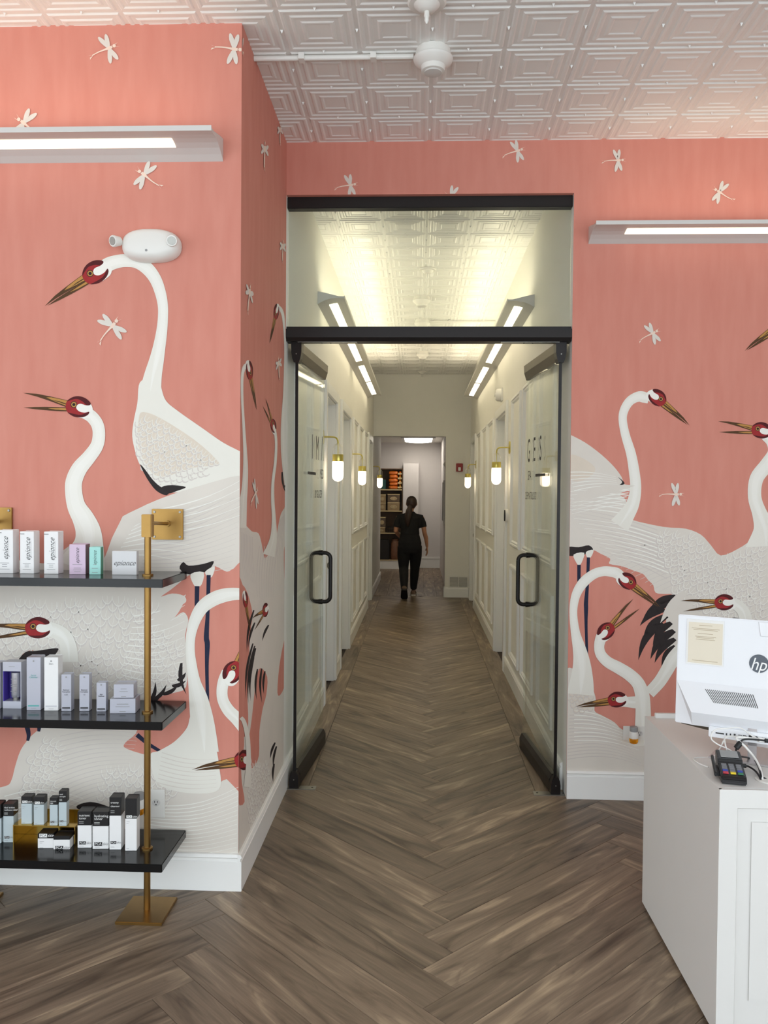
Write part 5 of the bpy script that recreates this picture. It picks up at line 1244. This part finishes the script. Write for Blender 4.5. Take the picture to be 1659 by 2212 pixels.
SL.mesh([smooth([(303,1004),(312,1012),(330,1036),(348,1052),(366,1058),(360,1070),(338,1060),(318,1034)], 3), smooth([(350,1052),(372,1048),(402,1052),(384,1060),(362,1066)], 3)], 'black_feather', K_BLK, o)
head(SL, o, 195, 591, 29, 1.0)
SL.mesh([smooth([(262,1122),(300,1098),(355,1074),(420,1053),(530,1026),(530,1070),(420,1090),(340,1130)], 3)], 'wing_edge', W_BODY, wing)
barbs(SL, wing, [(345,1100,525,1035,.05),(360,1110,525,1052,.05),(345,1125,528,1070,.04),(350,1140,528,1090,.04),(340,1155,528,1110,.03)], W_HI, 1.6)
o = bird(SL, 'white crane with open beak stretching its curved neck up', [(184,892,26),(198,900,27),(210,916,27),(214,936,27),(210,962,28),(193,987,30),(172,1012,34),(160,1040,36),(160,1068,37),(166,1095,40),(180,1120,47),(190,1145,54),(192,1170,62),(186,1200,84),(176,1230,110)])
head(SL, o, 160, 874, -12, .94, 1, 8.5)
o = bird(SL, 'white crane head with open beak at the left picture edge', [(95,1356,30),(118,1362,32),(138,1375,34),(148,1398,36),(150,1430,40)])
head(SL, o, 72, 1353, 0, .95, 1, 8)
o = bird(SL, 'white crane neck arched toward the wall corner', [(534,1284,24),(505,1283,27),(480,1287,30),(458,1296,30),(437,1312,28),(422,1338,25),(413,1370,21),(411,1402,20),(414,1434,22),(420,1472,27),(429,1510,41),(436,1552,50),(440,1590,56),(442,1625,62)],
         [(413,1545),(404,1572),(378,1601),(345,1621),(325,1632),(340,1690),(400,1712),(472,1706),(473,1650),(465,1604),(459,1560),(436,1540)], W_NECK)
barbs(SL, o, fan(350, 1625, 340, 1690, 465, 1640, 468, 1700, 8, .06), W_BODY, 1.4)
o = bird(SL, 'small white crane head with dark red crown by the wall corner', [(492,1452,26),(484,1470,25),(480,1490,24),(482,1512,24),(494,1534,26),(512,1552,28),(528,1570,30)])
head(SL, o, 505, 1442, -62, .85, -1, 10)
o = bird(SL, 'crane beak pointing left low beside the wall corner', [(524,1642,22),(534,1650,22)])
if o is None: o = wing
head(SL, wing, 523, 1638, 6, .92)
for x, y, a, s_ in ((236,105,155,.95), (506,107,185,1.0), (52,266,35,1.0), (312,378,35,.95), (244,704,128,1.0)): dragonfly(SL, x, y, a, s_)
# ---------------- return wall (seen at a grazing angle)
wv = SV.mesh([smooth([(512,1142),(528,1134),(544,1148),(558,1152),(565,1175),(572,1206),(584,1188),(594,1170),(600,1140),(606,1112),(614,1098),(622,1094),(622,1400),(622,1760),(560,1860),(512,1960),(505,1600),(505,1300)], 3)], 'printed_crane', W_BODY, None); wv['label'] = 'white crane plumage printed on the return wall'
SV.mesh([smooth(p, 3) for p in ([(512,1264),(524,1264),(532,1276),(540,1300),(545,1330),(540,1370),(537,1440),(534,1500),(536,1560),(530,1590),(512,1560)], [(563,1443),(577,1462),(575,1500),(567,1532),(560,1580),(559,1632),(548,1656),(538,1660),(534,1640),(536,1605),(543,1556),(549,1500),(554,1460)], [(510,1568),(524,1578),(527,1610),(521,1650),(522,1690),(528,1732),(512,1725)], [(612,1390),(617,1380),(616,1470),(606,1500),(599,1496),(603,1440)], [(613,1190),(617,1185),(617,1260),(614,1250)])], 'printed_background', PINK, wv)
SV.mesh([leaf(*l, 5, .05) for l in ((548,1318,533,1410),(550,1345,536,1400),(546,1390,531,1510),(550,1395,536,1520),(552,1400,540,1500),(548,1420,541,1515),(556,1445,554,1512),(565,1444,566,1520),(572,1450,570,1500),(580,1350,566,1385),(594,1604,583,1640),(597,1612,590,1660),(592,1650,590,1690))], 'black_feather', K_BLK, wv)
scallops(SV, wv, [(545,1640),(580,1640),(590,1690),(560,1760),(540,1780),(535,1700)], 16, 10, W_HI, 9, .4)
barbs(SV, wv, fan(522,1150,545,1160,528,1250,552,1260,8,.03)+fan(560,1180,600,1180,556,1290,590,1290,8,.03)+fan(606,1120,616,1110,590,1260,612,1240,6,.03), W_SH, .9)
o = bird(SV, 'narrow crane on the return wall looking down to the right', [(541,797,9),(536,791,10),(530,790,9),(525,800,7),(522.5,822,6),(523,865,5.5),(526,919,6),(529,973,8),(530,1014,11),(528,1055,13),(525,1085,16),(522,1140,20)])
head(SV, o, 541, 806, 62, .72, -1, 0, .42)
o = bird(SV, 'narrow crane on the return wall high beside the transom', [(597,668,6),(602,664,7),(608,672,7),(612,690,5.5),(615,740,3.5),(614.5,797,3.5),(613.5,851,5),(612,892,8),(612,932,12),(612.5,973,12),(614,1010,9),(617,1050,5)])
head(SV, o, 594.5, 678, 56, .6, 1, 0, .38)
SV.mesh([leaf(609,1020,617,1066,4,.05), leaf(613,1050,618,1052,5,.0)], 'black_feather', K_BLK, o)
o = bird(SV, 'narrow crane on the return wall with open beak', [(591,928,7),(594,936,6),(596,960,5.5),(594,1000,6),(589,1041,6.5),(588.6,1082,7.5),(591,1122,9),(590,1163,15),(580,1200,26)])
head(SV, o, 589, 914, -52, .55, 1, 10, .42)
head(SV, wv, 531, 1300, 62, .62, -1, 0, .36); head(SV, wv, 570, 1318, 18, .62, 1, 12, .36)
head(SV, wv, 521, 1640, 6, .9, 1, 0, .5)
SV.mesh(ribbon_quads([(519,1550,8),(526,1560,9),(533,1590,10),(536,1640,10),(533,1700,16)]), 'neck', W_NECK, wv)
for x, y, a, s_ in ((571,322,95,.95), (610,532,95,.75), (538,632,110,1.0), (601,785,80,.75), (551,1065,150,1.0), (604,280,90,.7), (520,110,200,1.0)): dragonfly(SV, x, y, a, s_, .26)
# ---------------- right wall
ws = SR.mesh([smooth([(1215,930),(1230,938),(1264,956),(1299,982),(1327,1009),(1343,1031),(1349,1046),(1371,1049),(1362,1058),(1338,1067),(1352,1080),(1358,1110),(1362,1122),(1432,1138),(1481,1142),(1514,1155),(1535,1177),(1557,1200),(1595,1185),(1622,1166),(1635,1144),(1680,1120),(1760,1120),(1760,1480),(1560,1480),(1480,1430),(1440,1400),(1440,1330),(1452,1290),(1465,1283),(1435,1283),(1416,1280),(1411,1264),(1400,1253),(1389,1240),(1367,1232),(1343,1223),(1316,1218),(1318,1207),(1297,1196),(1281,1188),(1250,1184),(1215,1180)], 3)], 'printed_crane', W_BODY, None); ws['label'] = 'white crane with a broad spread wing printed beside the doors'
barbs(SR, ws, fan(1420,1145,1440,1250,1230,1098,1300,1190,12,.03)+fan(1450,1170,1500,1250,1310,1205,1425,1278,12,.05), W_SH, 1.5)
barbs(SR, ws, fan(1360,1060,1350,1110,1230,1062,1230,1100,6,.03)+fan(1430,1160,1450,1240,1240,1120,1330,1205,9,.04), W_HI, 1.5)
scallops(SR, ws, [(1425,1142),(1480,1146),(1515,1160),(1555,1205),(1600,1190),(1660,1150),(1660,1330),(1560,1340),(1470,1285),(1440,1220)], 17, 35, W_HI, 11)
SR.mesh([smooth([(1230,985),(1255,988),(1284,1008),(1280,1025),(1250,1040),(1228,1030)], 3)], 'buff_plumage', W_BUFF, ws)
barbs(SR, ws, fan(1228,1020,1240,1060,1330,1030,1335,1050,6,-.04), W_HI, 1.2)
SR.mesh([smooth([(1334,1030),(1347,1040),(1348,1046),(1338,1048),(1344,1041)], 3), smooth([(1218,1190),(1228,1181),(1250,1182),(1272,1178),(1281,1189),(1262,1198),(1234,1201),(1220,1198)], 3)], 'black_feather', K_BLK, ws)
SR.mesh([leaf(*l, .12) for l in ((1460,1288,1398,1326,15),(1450,1300,1384,1350,19),(1436,1316,1382,1352,16),(1440,1330,1388,1388,19),(1430,1345,1379,1426,17),(1450,1345,1410,1394,16),(1456,1362,1405,1424,19),(1458,1380,1414,1432,16),(1458,1395,1429,1443,13))], 'black_feather', K_BLK, ws)
SR.mesh([leaf(1480,1280,1426,1346,20,.05), leaf(1500,1290,1452,1352,22,.05)], 'long_feather', W_BODY, ws)
SR.mesh([smooth([(1239,1198),(1262,1194),(1256,1216),(1250,1221),(1244,1214)], 3), smooth([(1266,1192),(1282,1188),(1276,1204),(1268,1204)], 3)], 'thigh', W_NECK, ws)
SR.mesh(ribbon_quads([(1271,1204,7),(1269,1260,6.5),(1266,1300,9),(1266,1315,9),(1266,1350,6.5),(1268,1418,5.5)])+ribbon_quads([(1250.7,1220,7.5),(1250.5,1256,7)]), 'crane_leg', K_NAVY, ws)
o = bird(SR, 'white crane on the right wall bending its head to the right', [(1402,862,20),(1390,858,24),(1378,857,22),(1361,866,20),(1349,884,19),(1345,906,18),(1351,940,19),(1363,980,21),(1370,1020,23),(1373,1055,24),(1367,1088,28),(1354,1112,34),(1338,1136,44)])
head(SR, o, 1427.6, 862, 36, .70, -1)
barbs(SR, ws, fan(1362,1056,1345,1090,1235,1080,1235,1110,5,.02), W_HI, 1.3)
SR.mesh([leaf(1240,1078,1372,1049,22,-.03)], 'long_feather', W_BODY, ws)
o = bird(SR, 'white crane with open beak at the right picture edge', [(1655,940,26),(1668,955,26),(1672,978,28),(1656,1004,30),(1634,1034,30),(1630,1074,29),(1641,1110,33),(1652,1142,52),(1655,1180,90)])
head(SR, o, 1636.7, 926, -10, .73, 1, 8)
o = bird(SR, 'crane neck leaving the picture at the right edge', [(1690,700,26),(1705,698,26),(1730,720,26)])
head(SR, o or ws, 1676, 704, 32, .72)
low = SR.mesh([smooth([(1215,1470),(1240,1445),(1270,1470),(1281,1490),(1287,1511),(1284,1535),(1300,1545),(1327,1560),(1346,1577),(1400,1597),(1500,1610),(1500,1700),(1215,1700)], 3)], 'printed_crane', W_BODY, None); low['label'] = 'white crane body and folded wings low beside the doors'
barbs(SR, low, fan(1230,1545,1225,1640,1322,1562,1390,1655,14,-.08), W_SH, 1.4); barbs(SR, low, fan(1240,1535,1240,1600,1320,1556,1380,1620,8,-.06), W_HI, 1.4)
scallops(SR, low, [(1228,1480),(1275,1480),(1282,1530),(1235,1530)], 12, 10, W_BUFF, 12)
o = bird(SR, 'white crane with a high arched neck beside the glass door', [(1343,1246,20),(1332,1238,23),(1320,1235,22),(1303,1234,21),(1283,1240,21),(1262,1256,22),(1247,1278,20),(1240,1302,18),(1238.5,1330,17),(1243,1367,20),(1250,1396,27),(1255,1421,34),(1257,1446,42),(1256,1475,52),(1254,1500,58)])
head(SR, o, 1362.7, 1257.7, 34, .70, -1)
o = bird(SR, 'white crane neck reaching from behind the computer', [(1480,1395,30),(1455,1422,30),(1440,1448,28),(1424,1473,27),(1402,1497,26)])
o = bird(SR, 'white crane with closed beak pointing left near the outlet', [(1340,1515,20),(1352,1516,22),(1373,1517,26),(1392,1518,28)])
head(SR, o, 1325, 1509.5, 5, .70)
o = bird(SR, 'white crane with its open beak raised to the right', [(1304,1366,22),(1298,1378,24),(1294,1396,22),(1298,1414,23),(1313,1430,24),(1335,1442,26),(1359,1457,27),(1378,1476,28),(1387,1502,31),(1389,1535,33),(1389,1575,36),(1392,1610,44)])
head(SR, o, 1312.5, 1356, -47, .70, -1, 9)
o = bird(SR, 'crane head with open beak just above the computer', [(1574,1302,22),(1590,1306,24),(1606,1322,26),(1612,1350,30)])
head(SR, o, 1556, 1298.7, 0, .72, 1, 8)
SR.mesh([smooth([(1575,1340),(1583,1334),(1598,1336),(1604,1342),(1590,1345)], 3)], 'black_feather', K_BLK, ws)
for x, y, a, s_ in ((1335,347,175,.72), (1554,415,30,.75), (1410,720,150,.72), (1460,1068,178,.75), (1700,560,100,.7)): dragonfly(SR, x, y, a, s_)
for x, y, a, s_ in ((757,400,168,.72), (974,424,20,.72), (1118,326,160,.72)): dragonfly(SH_, x, y, a, s_)
